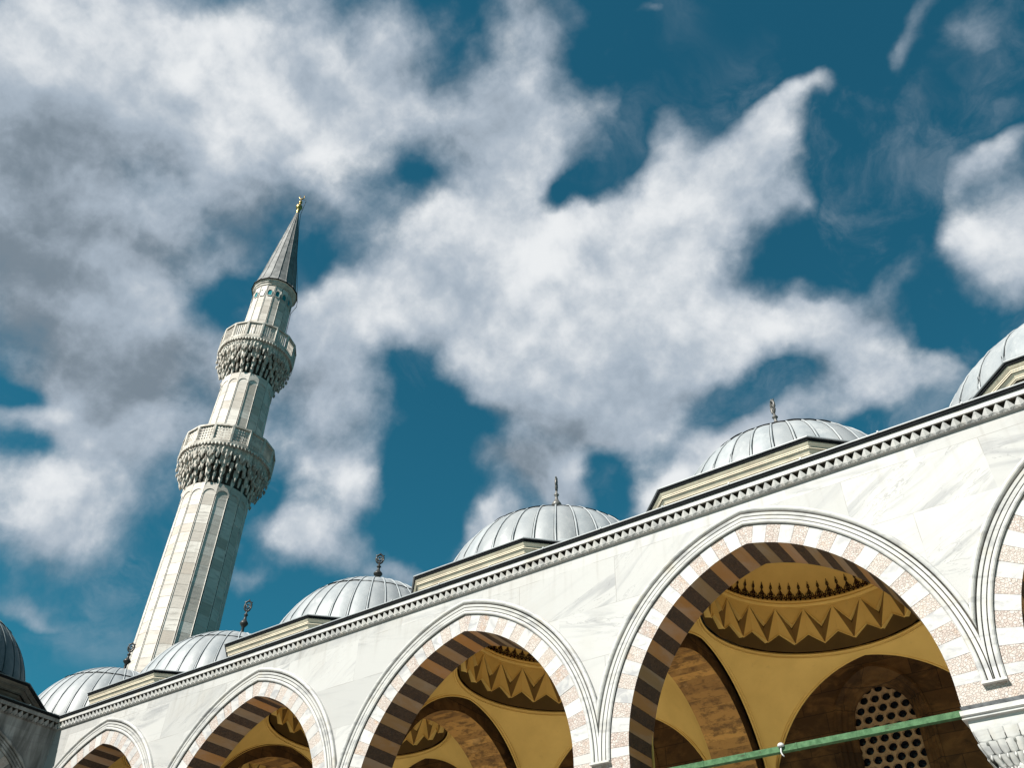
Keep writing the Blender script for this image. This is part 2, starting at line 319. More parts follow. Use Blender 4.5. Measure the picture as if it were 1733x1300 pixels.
def f_brown(t):
    p = t.pos(); x, y, z = t.sep(p)
    zr = t.math('DIVIDE', z, 0.42); row = t.math('FLOOR', zr)
    uc = t.math('ADD', t.math('DIVIDE', t.math('ADD', x, y), 0.95), t.math('MULTIPLY', row, 0.5)); cl = t.math('FLOOR', uc)
    wn = t.new('ShaderNodeTexWhiteNoise', noise_dimensions='3D'); t.put(wn.inputs['Vector'], t.comb(cl, row, 1.0))
    s = t.sep(wn.outputs['Color'])
    c = t.mix(s[0], (0.17, 0.085, 0.028, 1), (0.085, 0.044, 0.018, 1))
    v = t.vec('MULTIPLY', p, (1.2, 1.2, 2.0))
    c = t.mix(t.ramp(t.noise(v, 1.5, 6, 0.65, 0.6), 0.42, 0.68, 0, 0.85), c, (0.30, 0.155, 0.05, 1))
    c = t.mix(t.ramp(t.noise(v, 2.4, 6, 0.65, 0.3), 0.55, 0.72, 0, 0.8), c, (0.045, 0.025, 0.012, 1))
    fz = t.math('FRACT', zr); fu = t.math('FRACT', uc)
    e = t.math('MINIMUM', t.math('MULTIPLY', t.math('MINIMUM', fz, t.math('SUBTRACT', 1.0, fz)), 0.42), t.math('MULTIPLY', t.math('MINIMUM', fu, t.math('SUBTRACT', 1.0, fu)), 0.95))
    j = t.ramp(e, 0.003, 0.012, 0.7, 0.0)
    c = t.mix(j, c, (0.02, 0.012, 0.008, 1))
    return c, t.noise(p, 9, 6, 0.65)
def f_soffit_stone(t):
    p = t.pos()
    at = t.new('ShaderNodeAttribute', attribute_name='stone').outputs['Color']; s = t.sep(at)
    v = t.vec('ADD', t.vec('MULTIPLY', p, (0.9, 1.2, 2.0)), t.scale(at, 7.0))
    c = t.mix(s[0], (0.44, 0.235, 0.065, 1), (0.22, 0.115, 0.038, 1))
    c = t.mix(t.ramp(t.noise(v, 3.5, 7, 0.7, 0.2), 0.45, 0.62, 0, 0.85), c, (0.11, 0.06, 0.025, 1))
    c = t.mix(t.ramp(t.noise(v, 1.0, 6, 0.6, 0.5), 0.58, 0.75, 0, 0.6), c, (0.62, 0.36, 0.12, 1))
    return c, t.noise(p, 12, 6, 0.65)
def plain(a, b, sc_=5.0):
    return lambda t: t.mix(t.ramp(t.noise(t.pos(), sc_, 6, 0.6), 0.3, 0.7), (*a, 1), (*b, 1))

M = {}
M['wall'] = material('courtyard_wall_marble', f_wall_marble, 0.55, (0.15, 0.01), alb=0.405)
M['marble'] = material('trim_marble', f_marble, 0.5, (0.2, 0.01))
M['amarble'] = material('arch_marble', f_arch_marble, 0.5, (0.2, 0.008))
M['breccia'] = material('arch_breccia', f_breccia, 0.6, (0.6, 0.012))
M['lead'] = material('lead_sheet', f_lead, 0.55, (0.25, 0.03), 0.0, 0.5)
M['dlead'] = material('blackened_lead_edge', f_darklead, 0.95, None, 0.0, 0.05, alb=0.35)  # near-black lead; shadow under lips and beside rolls is painted in
M['cream'] = material('cream_limestone', f_cream, 0.75, (0.3, 0.012), alb=0.72)
M['lime'] = material('minaret_limestone', f_limestone, 0.8, (0.35, 0.02), alb=0.88)
M['carved'] = material('carved_limestone', f_carved, 0.8, (0.35, 0.02), alb=0.8)
M['ochre'] = material('ochre_plaster', f_ochre, 0.7, (0.12, 0.006), alb=1.05)
M['dochre'] = material('dark_ochre_paint', f_ochre_dark, 0.75, alb=0.8)  # the band's ochre darkened: recess shade painted into the colour
M['brown'] = material('brown_stone_blocks', f_brown, 0.8, (0.5, 0.015), alb=0.45)
M['soffit'] = material('ochre_arch_stone', f_soffit_stone, 0.75, (0.5, 0.015), alb=1.25)
M['crest'] = material('dark_red_paint', plain((0.035, 0.010, 0.008), (0.07, 0.018, 0.012)), 0.6)
def f_green(t):
    p = t.pos()
    c = t.mix(t.ramp(t.noise(p, 9.0, 7, 0.7), 0.35, 0.65), (0.085, 0.23, 0.095, 1), (0.20, 0.42, 0.20, 1))
    c = t.mix(t.ramp(t.noise(t.vec('MULTIPLY', p, (1.5, 6, 6)), 4.0, 7, 0.7), 0.58, 0.66, 0, 0.8), c, (0.10, 0.09, 0.05, 1))
    return c, t.noise(p, 22, 6, 0.7)
M['green'] = material('green_paint', f_green, 0.75, (0.6, 0.01), alb=0.29)
M['white'] = material('white_plastic', plain((0.78, 0.78, 0.78), (0.85, 0.85, 0.85)), 0.4)
M['glass'] = material('dark_glass', plain((0.006, 0.010, 0.018), (0.012, 0.02, 0.035), 3.0), 0.15)
M['grille'] = material('plaster_grille', plain((0.36, 0.24, 0.13), (0.28, 0.18, 0.09), 8.0), 0.8, alb=1.0)
M['tile'] = material('turquoise_tile', plain((0.02, 0.30, 0.36), (0.03, 0.42, 0.48), 8.0), 0.3)
M['gold'] = material('gilded_copper', plain((0.60, 0.40, 0.12), (0.72, 0.50, 0.18), 6.0), 0.32, None, 0.8)
M['fmetal'] = material('grey_finial_metal', plain((0.16, 0.155, 0.15), (0.32, 0.31, 0.29), 9.0), 0.42, None, 0.3)
M['fdark'] = material('tarnished_finial_metal', plain((0.045, 0.045, 0.045), (0.10, 0.10, 0.095), 9.0), 0.42, None, 0.3)
M['iron'] = material('weathered_iron_band', plain((0.03, 0.035, 0.04), (0.16, 0.17, 0.18), 7.0), 0.6)
M['floor'] = material('courtyard_paving', plain((0.50, 0.48, 0.44), (0.60, 0.58, 0.54), 0.6), 0.7, alb=0.62)
M['grime'] = material('grimy_marble', plain((0.045, 0.04, 0.032), (0.16, 0.14, 0.11), 5.0), 0.8, alb=0.4)  # near-black for grooves and recesses: painted shade with some grime
M['spire'] = material('spire_lead', lambda t: t.mix(t.ramp(t.noise(t.pos(), 2.0, 6, 0.65), 0.35, 0.65), (0.24, 0.245, 0.245, 1), (0.40, 0.40, 0.395, 1)), 0.65)
M['cable'] = material('dark_cable', plain((0.03, 0.03, 0.03), (0.05, 0.05, 0.05)), 0.6)

# ------------------------------------------------------------------ mesh builder
class MB:
    def __init__(s, f=None):
        s.v = []; s.q = []; s.m = []; s.a = []; s.f = f or (lambda p: p); s.sm = []
    def pt(s, p):
        s.v.append(s.f(p)); return len(s.v) - 1
    def face(s, pts, m=0, a=(0, 0, 0), smooth=False):
        ids = [s.pt(p) for p in pts]; s.q.append(ids); s.m.append(m); s.a.append(a); s.sm.append(smooth); return ids
    def grid(s, rows, m=0, closed=False, a=(0, 0, 0), smooth=True):
        idx = [[s.pt(p) for p in r] for r in rows]
        for i in range(len(rows) - 1):
            n = len(rows[i]); rng = n if closed else n - 1
            for j in range(rng):
                k = (j + 1) % n
                s.q.append([idx[i][j], idx[i][k], idx[i + 1][k], idx[i + 1][j]]); s.m.append(m); s.a.append(a); s.sm.append(smooth)
    def box(s, x0, x1, y0, y1, z0, z1, m=0, a=(0, 0, 0)):
        P = [(x0, y0, z0), (x1, y0, z0), (x1, y1, z0), (x0, y1, z0), (x0, y0, z1), (x1, y0, z1), (x1, y1, z1), (x0, y1, z1)]
        for f in ((0, 1, 2, 3), (4, 5, 6, 7), (0, 1, 5, 4), (1, 2, 6, 5), (2, 3, 7, 6), (3, 0, 4, 7)): s.face([P[i] for i in f], m, a)
    def tube(s, path, r, n=8, m=0, closed=False):
        P = [Vector(p) for p in path]; rows = []
        for i, p in enumerate(P):
            if closed: d = P[(i + 1) % len(P)] - P[i - 1]
            else: d = P[min(i + 1, len(P) - 1)] - P[max(i - 1, 0)]
            d.normalize(); up = Vector((0, 0, 1)) if abs(d.z) < 0.95 else Vector((1, 0, 0))
            a = d.cross(up).normalized(); b = d.cross(a)
            rr = r[i] if isinstance(r, (list, tuple)) else r
            rows.append([tuple(p + (a * math.cos(k * 2 * math.pi / n) + b * math.sin(k * 2 * math.pi / n)) * rr) for k in range(n)])
        if closed: rows.append(rows[0])
        s.grid(rows, m, True)
        if not closed:
            s.face(rows[0], m); s.face(rows[-1], m)
    def lathe(s, prof, c=(0, 0, 0), n=24, m=0, smooth=True):
        rows = [[(c[0] + r * math.cos(k * 2 * math.pi / n), c[1] + r * math.sin(k * 2 * math.pi / n), c[2] + z) for k in range(n)] for r, z in prof]
        s.grid(rows, m, True, smooth=smooth)
    def build(s, name, mats, parent=None, base=(0, 0, 0), merge=0.0004, recalc=True, props=None):
        import bmesh
        me = bpy.data.meshes.new(name)
        me.from_pydata([(p[0] - base[0], p[1] - base[1], p[2] - base[2]) for p in s.v], [], s.q)
        for m in mats: me.materials.append(m)
        at = me.color_attributes.new('stone', 'FLOAT_COLOR', 'CORNER')
        k = 0
        for i, po in enumerate(me.polygons):
            po.material_index = s.m[i]; po.use_smooth = s.sm[i]
            for _ in range(po.loop_total):
                at.data[k].color = (*s.a[i], 1); k += 1
        bm = bmesh.new(); bm.from_mesh(me)
        if merge: bmesh.ops.remove_doubles(bm, verts=bm.verts, dist=merge)
        if recalc: bmesh.ops.recalc_face_normals(bm, faces=bm.faces)
        bm.to_mesh(me); bm.free()
        o = bpy.data.objects.new(name, me); col.objects.link(o)
        if parent: o.parent = parent
        if props:
            for kk, vv in props.items(): o[kk] = vv
        return o
def smooth_angle(o, deg=35):
    me = o.data
    for e in me.edges: pass
    return o
def thing(name, loc, label, cat, group=None):
    o = bpy.data.objects.new(name, None); col.objects.link(o); o.location = loc; o.empty_display_size = 0.5
    o['label'] = label; o['category'] = cat
    if group: o['group'] = group
    return o

# ------------------------------------------------------------------ dimensions
D = 12.884
Z0 = 6.5; CC = 0.586; RI = 3.086; RO = 3.43; RM = 3.74
ZB = 6.22            # underside of the arch stones
ZW = 10.345          # top of wall under the cornice
def arch_x(r, ang):  # right side of a two-centred arch, ang measured from horizontal
    return r * math.cos(ang) - CC, Z0 + r * math.sin(ang)
def arch_end(r): return math.acos(CC / r)
def gal(x, h, z0, apex):       # height of a pointed curve of half span h
    H = apex - z0; c = (H * H - h * h) / (2 * h); x = abs(x)
    if x >= h: return None
    if c < 0: # drop arch - centre beyond the axis
        return z0 + math.sqrt(max(0, (h + c) ** 2 - (x + c) ** 2))
    return z0 + math.sqrt(max(0, (h + c) ** 2 - (x + c) ** 2))

def stone_rnd(inner=0.0):
    return (random.random(), random.random(), inner)

class Arcade:
    """One range of the courtyard arcade. F maps (u, v, z) with u along the wall and v inward from its face."""
    def __init__(s, F, root, base, centers, bounds, u0, u1, deep=True, flip=1):
        s.F, s.root, s.base, s.c, s.b, s.u0, s.u1 = F, root, base, centers, bounds, u0, u1; s.remap = {}
    def part(s, mb, name, mats, parent=None, **k):
        k.setdefault('base', s.base)
        return mb.build(name, [M[s.remap.get(m, m)] for m in mats], parent or s.root, **k)

    def facade(s):
        mb = MB(s.F)
        N = 40
        for ci, c in enumerate(s.c):
            lo, hi = s.b[ci], s.b[ci + 1]
            pts = []
            e = arch_end(RO)
            for i in range(N + 1):
                x, z = arch_x(RO, e * i / N); pts.append((c + x, z))
            left = [(2 * c - x, z) for x, z in pts]
            seq = left + pts[::-1][1:]
            xs = [(lo, ZB), (seq[0][0], ZB)] + seq + [(seq[-1][0], ZB), (hi, ZB)]
            for (xa, za), (xb, zb) in zip(xs[:-1], xs[1:]):
                if abs(xa - xb) < 1e-6: continue
                xa_, xb_ = max(xa, s.u0), min(xb, s.u1)
                if xa_ >= xb_: continue
                if xa_ != xa: za = za + (zb - za) * (xa_ - xa) / (xb - xa)
                mb.face([(xa_, 0, za), (xb_, 0, zb), (xb_, 0, ZW), (xa_, 0, ZW)])
            # inner face of the wall above the opening
            e = arch_end(RI); ip = []
            for i in range(N + 1):
                x, z = arch_x(RI, e * i / N); ip.append((x, z))
            sq = [(-x, z) for x, z in ip] + ip[::-1][1:]
            for (xa, za), (xb, zb) in zip(sq[:-1], sq[1:]):
                mb.face([(c + xa, 0.8, za), (c + xb, 0.8, zb), (c + xb, 0.8, 10.6), (c + xa, 0.8, 10.6)])
        # parapet plane behind cornice
        return s.part(mb, 'facade_wall', ['wall'])

    def arches(s, moulding=True):
        for ci, c in enumerate(s.c):
            lo, hi = s.b[ci], s.b[ci + 1]
            mb = MB(s.F)
            cells = []      # (a0, a1, kind) in radians on the mid radius
            half = rad(2.075); st = rad(8.3)
            k = 0; prev = 0.0
            while True:
                cen = rad(4.7) + st * k
                if cen - half > rad(81): break
                if cen - half > prev: cells.append((prev, cen - half, 0))
                cells.append((max(prev, cen - half), cen + half, 1)); prev = cen + half
                k += 1
                if k > 9: break
            def ring(a0, a1, sgn, m):
                n = 3; at = stone_rnd(0.0); at2 = (at[0], at[1], 1.0)
                gap = 0.0006
                a0 += gap; a1 -= gap
                e_i, e_o = arch_end(RI), arch_end(RO)
                A = [a0 + (a1 - a0) * i / n for i in range(n + 1)]
                off = random.uniform(-0.003, 0.003) - 0.006
                inn = []; ou = []
                for a in A:
                    xi, zi = arch_x(RI, min(a, e_i)); xo, zo = arch_x(RO, min(a, e_o))
                    inn.append((c + sgn * max(xi, 0), zi)); ou.append((c + sgn * max(xo, 0), zo))
                for i in range(n):
                    mb.face([(inn[i][0], off, inn[i][1]), (inn[i + 1][0], off, inn[i + 1][1]), (ou[i + 1][0], off, ou[i + 1][1]), (ou[i][0], off, ou[i][1])], m, at)
                    mb.face([(inn[i][0], off, inn[i][1]), (inn[i + 1][0], off, inn[i + 1][1]), (inn[i + 1][0], 0.8, inn[i + 1][1]), (inn[i][0], 0.8, inn[i][1])], m, at2)
                    mb.face([(ou[i][0], off, ou[i][1]), (ou[i + 1][0], off, ou[i + 1][1]), (ou[i + 1][0], 0.02, ou[i + 1][1]), (ou[i][0], 0.02, ou[i][1])], m, at)
            for sgn in (-1, 1):
                for a0, a1, kind in cells: ring(a0, min(a1, rad(81.5)), sgn, kind)
                # springing course
                at = stone_rnd(); x0, x1 = 2.5, (hi - c if sgn > 0 else c - lo)
                xs0, xs1 = c + sgn * x0, c + sgn * x1
                mb.face([(xs0, -0.008, ZB), (xs1, -0.008, ZB), (xs1, -0.008, Z0 - 0.002), (xs0, -0.008, Z0 - 0.002)], 1, at)
                mb.face([(xs0, -0.008, ZB), (xs0, 0.8, ZB), (xs0, 0.8, Z0 - 0.002), (xs0, -0.008, Z0 - 0.002)], 1, (at[0], at[1], 1.0))
                mb.face([(xs0, -0.008, Z0 - 0.002), (xs1, -0.008, Z0 - 0.002), (xs1, 0.01, Z0 - 0.002), (xs0, 0.01, Z0 - 0.002)], 1, at)
            ar = s.part(mb, 'arch', ['amarble', 'breccia'], recalc=False)
            # hood moulding, cut off at the bay boundary
            prof = [(RO - 0.004, 0), (RO - 0.004, .040), (RO + .012, .062), (RO + .035, .070), (RO + .058, .060), (RO + .066, .045), (RO + .068, .012), (RO + .080, .012), (RO + .083, .042),
                    (RO + .135, .050), (RO + .138, .014), (RO + .150, .014), (RO + .153, .056), (RO + .196, .066), (RO + .200, .020), (RO + .220, .020), (RO + .224, .080),
                    (RO + .240, .100), (RO + .262, .110), (RO + .285, .100), (RO + .302, .075), (RO + .304, .0)]
            mm = MB(s.F); n = 44
            for sgn in (-1, 1):
                lim = (hi - c if sgn > 0 else c - lo)
                rows = []
                for i in range(-3, n + 1):
                    row = []
                    for (r, pr) in prof:
                        e = arch_end(r)
                        if i >= 0:
                            x, z = arch_x(r, e * i / n)
                        else:
                            x, z = r - CC, Z0 + 0.0 + i * 0.012
                        row.append([x, z, pr * .78])
                    # clip
                    cut = None
                    for j in range(len(row)):
                        if row[j][0] > lim and cut is None:
                            if j == 0: cut = (lim, row[0][1], row[0][2]); 
                            else:
                                a, b = row[j - 1], row[j]; tt = (lim - a[0]) / (b[0] - a[0]); cut = (lim, a[1] + (b[1] - a[1]) * tt, a[2] + (b[2] - a[2]) * tt)
                        if cut: row[j] = list(cut)
                    rows.append([(c + sgn * max(x, 0), -pr, z) for x, z, pr in row])
                for j in range(len(prof) - 1):
                    mm.grid([[r[j], r[j + 1]] for r in rows], 1 if (max(prof[j][1], prof[j + 1][1]) < .0315 and j > 1) or j == 0 else 0, smooth=False)  # groove bottoms painted dark for their shade
                xa, xb = c + sgn * (RO - CC - .006), c + sgn * lim
                mm.box(min(xa, xb), max(xa, xb), -.085, .0, Z0 - .066, Z0 - .036, 0)
            s.part(mm, 'moulding', ['marble', 'grime'], ar, recalc=True)

    def cornice(s, u0, u1):
        mb = MB(s.F)
        prof = [(0.0, ZW - .012, 0), (-.012, ZW - .012, 0), (-.012, ZW - .004, 0), (-.004, ZW - .004, 0), (-.004, ZW + .002, 0)]
        def strip(pr, m):
            for (a, b) in zip(pr[:-1], pr[1:]):
                mb.face([(u0, a[0], a[1]), (u1, a[0], a[1]), (u1, b[0], b[1]), (u0, b[0], b[1])], m)
        strip([(0.0, ZW - .002), (-.020, ZW - .002), (-.020, ZW + .010), (-.006, ZW + .010)], 0)
        strip([(-.08, 10.53), (-.110, 10.53), (-.110, 10.620), (-.08, 10.622)], 0)
        strip([(-.08, 10.622), (-.135, 10.622), (-.135, 10.680), (-.1, 10.681)], 1)  # lead fascia, the lip's shadow painted into its colour
        strip([(-.1, 10.681), (-.158, 10.681), (-.158, 10.700), (-.05, 10.712), (.9, 10.785)], 2)
        # lead seam knobs along the edge
        u = u0 + .6
        while u < u1:
            mb.box(u, u + .03, -.164, .1, 10.684, 10.722, 2); u += 1.32
        w = 0.157; n = int((u1 - u0) / w)
        for i in range(n + 1):
            a = u0 + i * w; b = min(a + w, u1)
            if b - a < .02: continue
            h = (a + b) / 2
            T = 10.53
            R0 = (a, -.100, T); R1 = (b, -.100, T); H = (h, -.036, 10.435)
            r0 = (a, -.062, 10.385); r1 = (b, -.062, 10.385)
            mb.face([R0, r0, H], 0); mb.face([R1, r1, H], 0)
            mb.face([R0, H, (h, -.006, 10.435), (a, -.006, T)], 0); mb.face([R1, H, (h, -.006, 10.435), (b, -.006, T)], 0)
            mb.face([(a, -.004, 10.34), (b, -.004, 10.34), (b, -.004, T), (a, -.004, T)], 3)  # recess back and ceiling painted dark for the shade between teeth
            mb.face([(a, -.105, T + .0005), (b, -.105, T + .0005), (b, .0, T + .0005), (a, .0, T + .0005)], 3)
            zl = ZW + .012; pk = (h, -.070, 10.408)
            mb.face([r0, H, pk, (a + .012, -.030, zl)], 0); mb.face([r1, H, pk, (b - .012, -.030, zl)], 0)
            mb.face([pk, (a + .034, -.046, zl), (h, -.030, zl)], 0); mb.face([pk, (b - .034, -.046, zl), (h, -.030, zl)], 0)
            mb.face([(a, -.045, zl), r0, (a + .012, -.030, zl)], 0); mb.face([(b, -.045, zl), r1, (b - .012, -.030, zl)], 0)
            mb.face([(a, -.052, zl), (b, -.052, zl), (b, -.0, zl), (a, -.0, zl)], 0)
        return s.part(mb, 'cornice', ['marble', 'dlead', 'lead', 'grime'], recalc=False)

    def roof(s, u0, u1, v1, yc=3.4):
        mb = MB(s.F)
        v0, v2 = .85, 5.95
        for c in s.c:
            lo, hi = max(u0, c - 2.6), min(u1, c + 2.6); o = []; q = []
            for k in range(64):
                a = k * math.pi / 32 + math.pi / 64; dx, dy = math.cos(a), math.sin(a)
                t = min((2.6) / abs(dx), (2.55) / abs(dy))
                q.append((c + dx * t, yc + dy * t, 10.78)); o.append((c + 2.32 * dx, yc + 2.32 * dy, 10.78))
            mb.grid([o, q], 0, True, smooth=False)
        cs = sorted(s.c); prev = u0
        for c in cs + [None]:
            e = (c - 2.6) if c is not None else u1
            if e > prev: mb.face([(prev, v0, 10.78), (e, v0, 10.78), (e, 5.95, 10.78), (prev, 5.95, 10.78)], 0)
            if c is not None: prev = c + 2.6
        mb.face([(u0, 5.95, 10.78), (u1, 5.95, 10.78), (u1, v1, 10.82), (u0, v1, 10.82)], 0)
        mb.face([(u0, v1, 10.82), (u1, v1, 10.82), (u1, v1, 0.02), (u0, v1, 0.02)], 1)
        return s.part(mb, 'roof', ['lead', 'cream'], recalc=False)

    def vault(s, c, lo, hi, n, yc=3.4, hx=2.5, hy=2.65):
        """ochre pendentives, zigzag ring, ledge, cresting and inner dome of one bay"""
        mb = MB(s.F); rr = 2.3; zr = 9.90; NA = 192
        hx_, hy_ = hx - .05, hy - .05
        RS = 3.64; ZS = 7.08
        def zs(x, y): return ZS + math.sqrt(max(0.0, RS * RS - x * x - y * y))
        def surf(x, y):
            z = zs(x, y)
            gx = gal(y, hy_, 7.0, 9.82) or 7.0; gy = gal(x, hx_, 7.0, 9.85) or 7.0
            z += (gx - zs(hx, y)) * (abs(x) / hx) ** 14 * (1 - (abs(y) / hy) ** 20) + (gy - zs(x, hy)) * (abs(y) / hy) ** 14 * (1 - (abs(x) / hx) ** 20)
            return z
        rows = [[] for _ in range(21)]
        angs = sorted(set([2 * math.pi * i / NA for i in range(NA)] + [math.atan2(sy * hy, sx * hx) % (2 * math.pi) + e for sx in (-1, 1) for sy in (-1, 1) for e in (-.02, -.012, -.006, 0, .006, .012, .02)]))
        for th in angs:
            dx, dy = math.cos(th), math.sin(th)
            k = min(hx / abs(dx) if abs(dx) > 1e-9 else 1e9, hy / abs(dy) if abs(dy) > 1e-9 else 1e9)
            for i in range(21):
                q = rr + (k - rr) * math.sin(i / 20 * math.pi / 2)
                x, y = dx * q, dy * q
                z = surf(x, y) if i else zr
                rows[i].append((c + x, yc + y, z))
        mb.grid(rows, 0, True)
        for sx in (-1, 1):
            for sy in (-1, 1):
                mb.grid([[(c + sx * hx, yc + sy * (hy - .05), z), (c + sx * (hx - .001), yc + sy * (hy - .001), z), (c + sx * (hx - .05), yc + sy * hy, z)] for z in (7.25, 6.2)], 0)
        # inner dome
        prof = [(2.24, 10.98)] + [(2.24 * math.cos(a), 10.98 + 1.75 * math.sin(a)) for a in [rad(x) for x in range(6, 90, 7)]] + [(0.01, 12.73)]
        nn = 48
        mb.grid([[(c + r * math.cos(j * 2 * math.pi / nn), yc + r * math.sin(j * 2 * math.pi / nn), z) for j in range(nn)] for r, z in prof], 0, True)
        vt = s.part(mb, 'vault', ['ochre'])
        # beads round the pendentive edges and ring
        bd = MB(s.F)
        for off, r_ in ((0.0, .022), (.07, .016)):
            for side in ('l', 'r', 'b'):
                path = []
                for i in range(41):
                    t = -1 + 2 * i / 40
                    if side == 'b':
                        u = t * (hx - .10); z = gal(u, hx - .05, 7.0, 9.85); path.append((c + u, yc + hy - .012 - off * .6, (z or 7) + off * .9))
                    else:
                        u = t * (hy - .10); z = gal(u, hy - .05, 7.0, 9.82); sx = -1 if side == 'l' else 1
                        path.append((c + sx * (hx - .012 - off * .6), yc + u, (z or 7) + off * .9))
                bd.tube(path, r_, 6)
        for (r, z, q) in ((2.29, 9.86, .022), (2.32, 9.80, .016)):
            bd.tube([(c + r * math.cos(a * 2 * math.pi / 96), yc + r * math.sin(a * 2 * math.pi / 96), z) for a in range(96)], q, 6, closed=True)
        s.part(bd, 'bead', ['ochre'], vt)
        # zigzag band
        zb = MB(s.F); K = 22; st = 2 * math.pi / K
        P = lambda a, r, z: (c + r * math.cos(a), yc + r * math.sin(a), z)
        for i in range(K):
            a0 = math.pi / 2 + i * st; a1 = a0 + st; am = a0 + st / 2
            T0, T1 = P(a0, 2.13, 10.04), P(a1, 2.13, 10.04); Pm = P(am, 2.17, 10.27); U = P(am, 2.15, 10.86)
            V0, V1 = P(a0, 2.12, 10.46), P(a1, 2.12, 10.46); Um = P(am - st, 2.15, 10.86); Um1 = P(am + st, 2.15, 10.86)
            mid = P(am, 2.075, 10.50)
            # arrow shaped facets, ridge proud of the band
            zb.face([U, T0, Pm], 0); zb.face([U, Pm, T1], 0)
            # underside edges of the arrows
            zb.face([T0, Pm, P(am, 2.26, 10.30), P(a0, 2.26, 10.07)], 0); zb.face([Pm, T1, P(a1, 2.26, 10.07), P(am, 2.26, 10.30)], 0)
            # recessed flanks either side of the drop line
            B0, B1 = P(a0, 2.21, 10.40), P(a1, 2.21, 10.40)
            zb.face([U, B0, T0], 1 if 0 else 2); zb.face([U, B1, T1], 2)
            # upper panels
            zb.face([Um, V0, U], 0)
            zb.face([Um, V0, P(a0, 2.2, 10.43), P(am - st, 2.2, 10.84)], 0); zb.face([U, V0, P(a0, 2.2, 10.43), P(am, 2.2, 10.84)], 0)
            zb.face([Um, U, P(am, 2.2, 10.9), P(am - st, 2.2, 10.9)], 0)
            zb.face([P(a0, 2.255, 9.9), P(a1, 2.255, 9.9), P(a1, 2.262, 10.95), P(a0, 2.262, 10.95)], 1)  # backing painted dark for the shade behind the arrows
            # raised fillets that outline the zigzags
            def fil(A, B, q=.011):
                zb.tube([A, B], q, 5, 0)
            fil(P(a0, 2.12, 10.035), P(am, 2.16, 10.265)); fil(P(am, 2.16, 10.265), P(a1, 2.12, 10.035))
            fil(P(am - st, 2.14, 10.85), P(a0, 2.105, 10.45), .009); fil(P(am, 2.14, 10.85), P(a0, 2.105, 10.45), .009)
        s.part(zb, 'zigzag_band', ['ochre', 'dochre', 'flank'], vt, merge=0)
        lg = MB(s.F)
        lp = [(2.24, 10.84), (2.16, 10.85), (2.14, 10.87), (2.14, 10.90), (2.10, 10.915), (2.085, 10.94), (2.10, 10.965), (2.10, 10.985), (2.07, 10.99), (2.07, 11.015), (2.24, 11.02)]
        lg.grid([[(c + r * math.cos(j * 2 * math.pi / 72), yc + r * math.sin(j * 2 * math.pi / 72), z) for j in range(72)] for r, z in lp], 0, True, smooth=False)
        s.part(lg, 'ledge', ['ochre'], vt)
        cr = MB(s.F); KC = 66
        for i in range(KC):
            a = i * 2 * math.pi / KC; w = 2 * math.pi / KC
            def Q(du, z):
                zz = z - 10.98
                r = 2.24 * math.cos(math.asin(min(.99, zz / 1.75))) - .025
                return P(a + du * w, r, z)
            def curve(pts, q): cr.tube([Q(*p) for p in pts], q, 4)
            for k in range(2):
                uu = -.25 + .5 * k
                curve([(uu + .23 * math.cos(t), 11.10 + .05 * math.sin(t)) for t in [x * math.pi / 5 for x in range(11)]], .011)
            curve([(-.5, 11.03), (.5, 11.03)], .014); curve([(-.5, 11.17), (-.25, 11.14), (0, 11.19), (.25, 11.14), (.5, 11.17)], .012)
            curve([(-.42, 11.17), (-.30, 11.24), (-.10, 11.21), (0, 11.30), (.10, 11.21), (.30, 11.24), (.42, 11.17)], .011)
            curve([(-.2, 11.17), (-.16, 11.26), (0, 11.33), (.16, 11.26), (.2, 11.17)], .010)
            curve([(0, 11.05), (0, 11.42)], .010)
            curve([(-.13, 11.36), (0, 11.48), (.13, 11.36), (0, 11.33), (-.13, 11.36)], .009)
            cr.face([Q(-.5, 11.03), Q(.5, 11.03), Q(.5, 11.09), Q(-.5, 11.09)], 1)
        s.part(cr, 'cresting', ['crest', 'crest2'], vt, merge=0)
        return vt

    def transverse(s, uA, uB, yc=3.4, hy=2.65):
        """stone arch crossing the gallery between two bays: from uA to uB"""
        mb = MB(s.F); n = 20
        ro, ri, z0 = 2.86, 2.50, 7.0; cc = .12
        def pts(r):
            e = math.acos(cc / r); o = [(r * math.cos(e * i / n) - cc, z0 + r * math.sin(e * i / n)) for i in range(n + 1)]
            return [(-x, z) for x, z in [(o[0][0], 6.2)] + o] + [(x, z) for x, z in (o[::-1][1:] + [(o[0][0], 6.2)])]
        A, B = pts(ri), pts(ro)
        for i in range(len(A) - 1):
            at = stone_rnd(); a0, a1, b0, b1 = A[i], A[i + 1], B[i], B[i + 1]
            for u in (uA + .03, uB - .03):
                mb.face([(u, yc + a0[0], a0[1]), (u, yc + a1[0], a1[1]), (u, yc + b1[0], b1[1]), (u, yc + b0[0], b0[1])], 1, at)
            mb.face([(uA + .03, yc + a0[0], a0[1]), (uA + .03, yc + a1[0], a1[1]), (uB - .03, yc + a1[0], a1[1]), (uB - .03, yc + a0[0], a0[1])], 0, at)
        um = (uA + uB) / 2; o = B
        for i in range(len(o) - 1):
            if abs(o[i][0] - o[i + 1][0]) < 1e-6: continue
            mb.face([(um, yc + o[i][0], o[i][1] - .2), (um, yc + o[i + 1][0], o[i + 1][1] - .2), (um, yc + o[i + 1][0], 10.77), (um, yc + o[i][0], 10.77)], 1)
        return s.part(mb, 'transverse_arch', ['soffit', 'brown'], recalc=False)

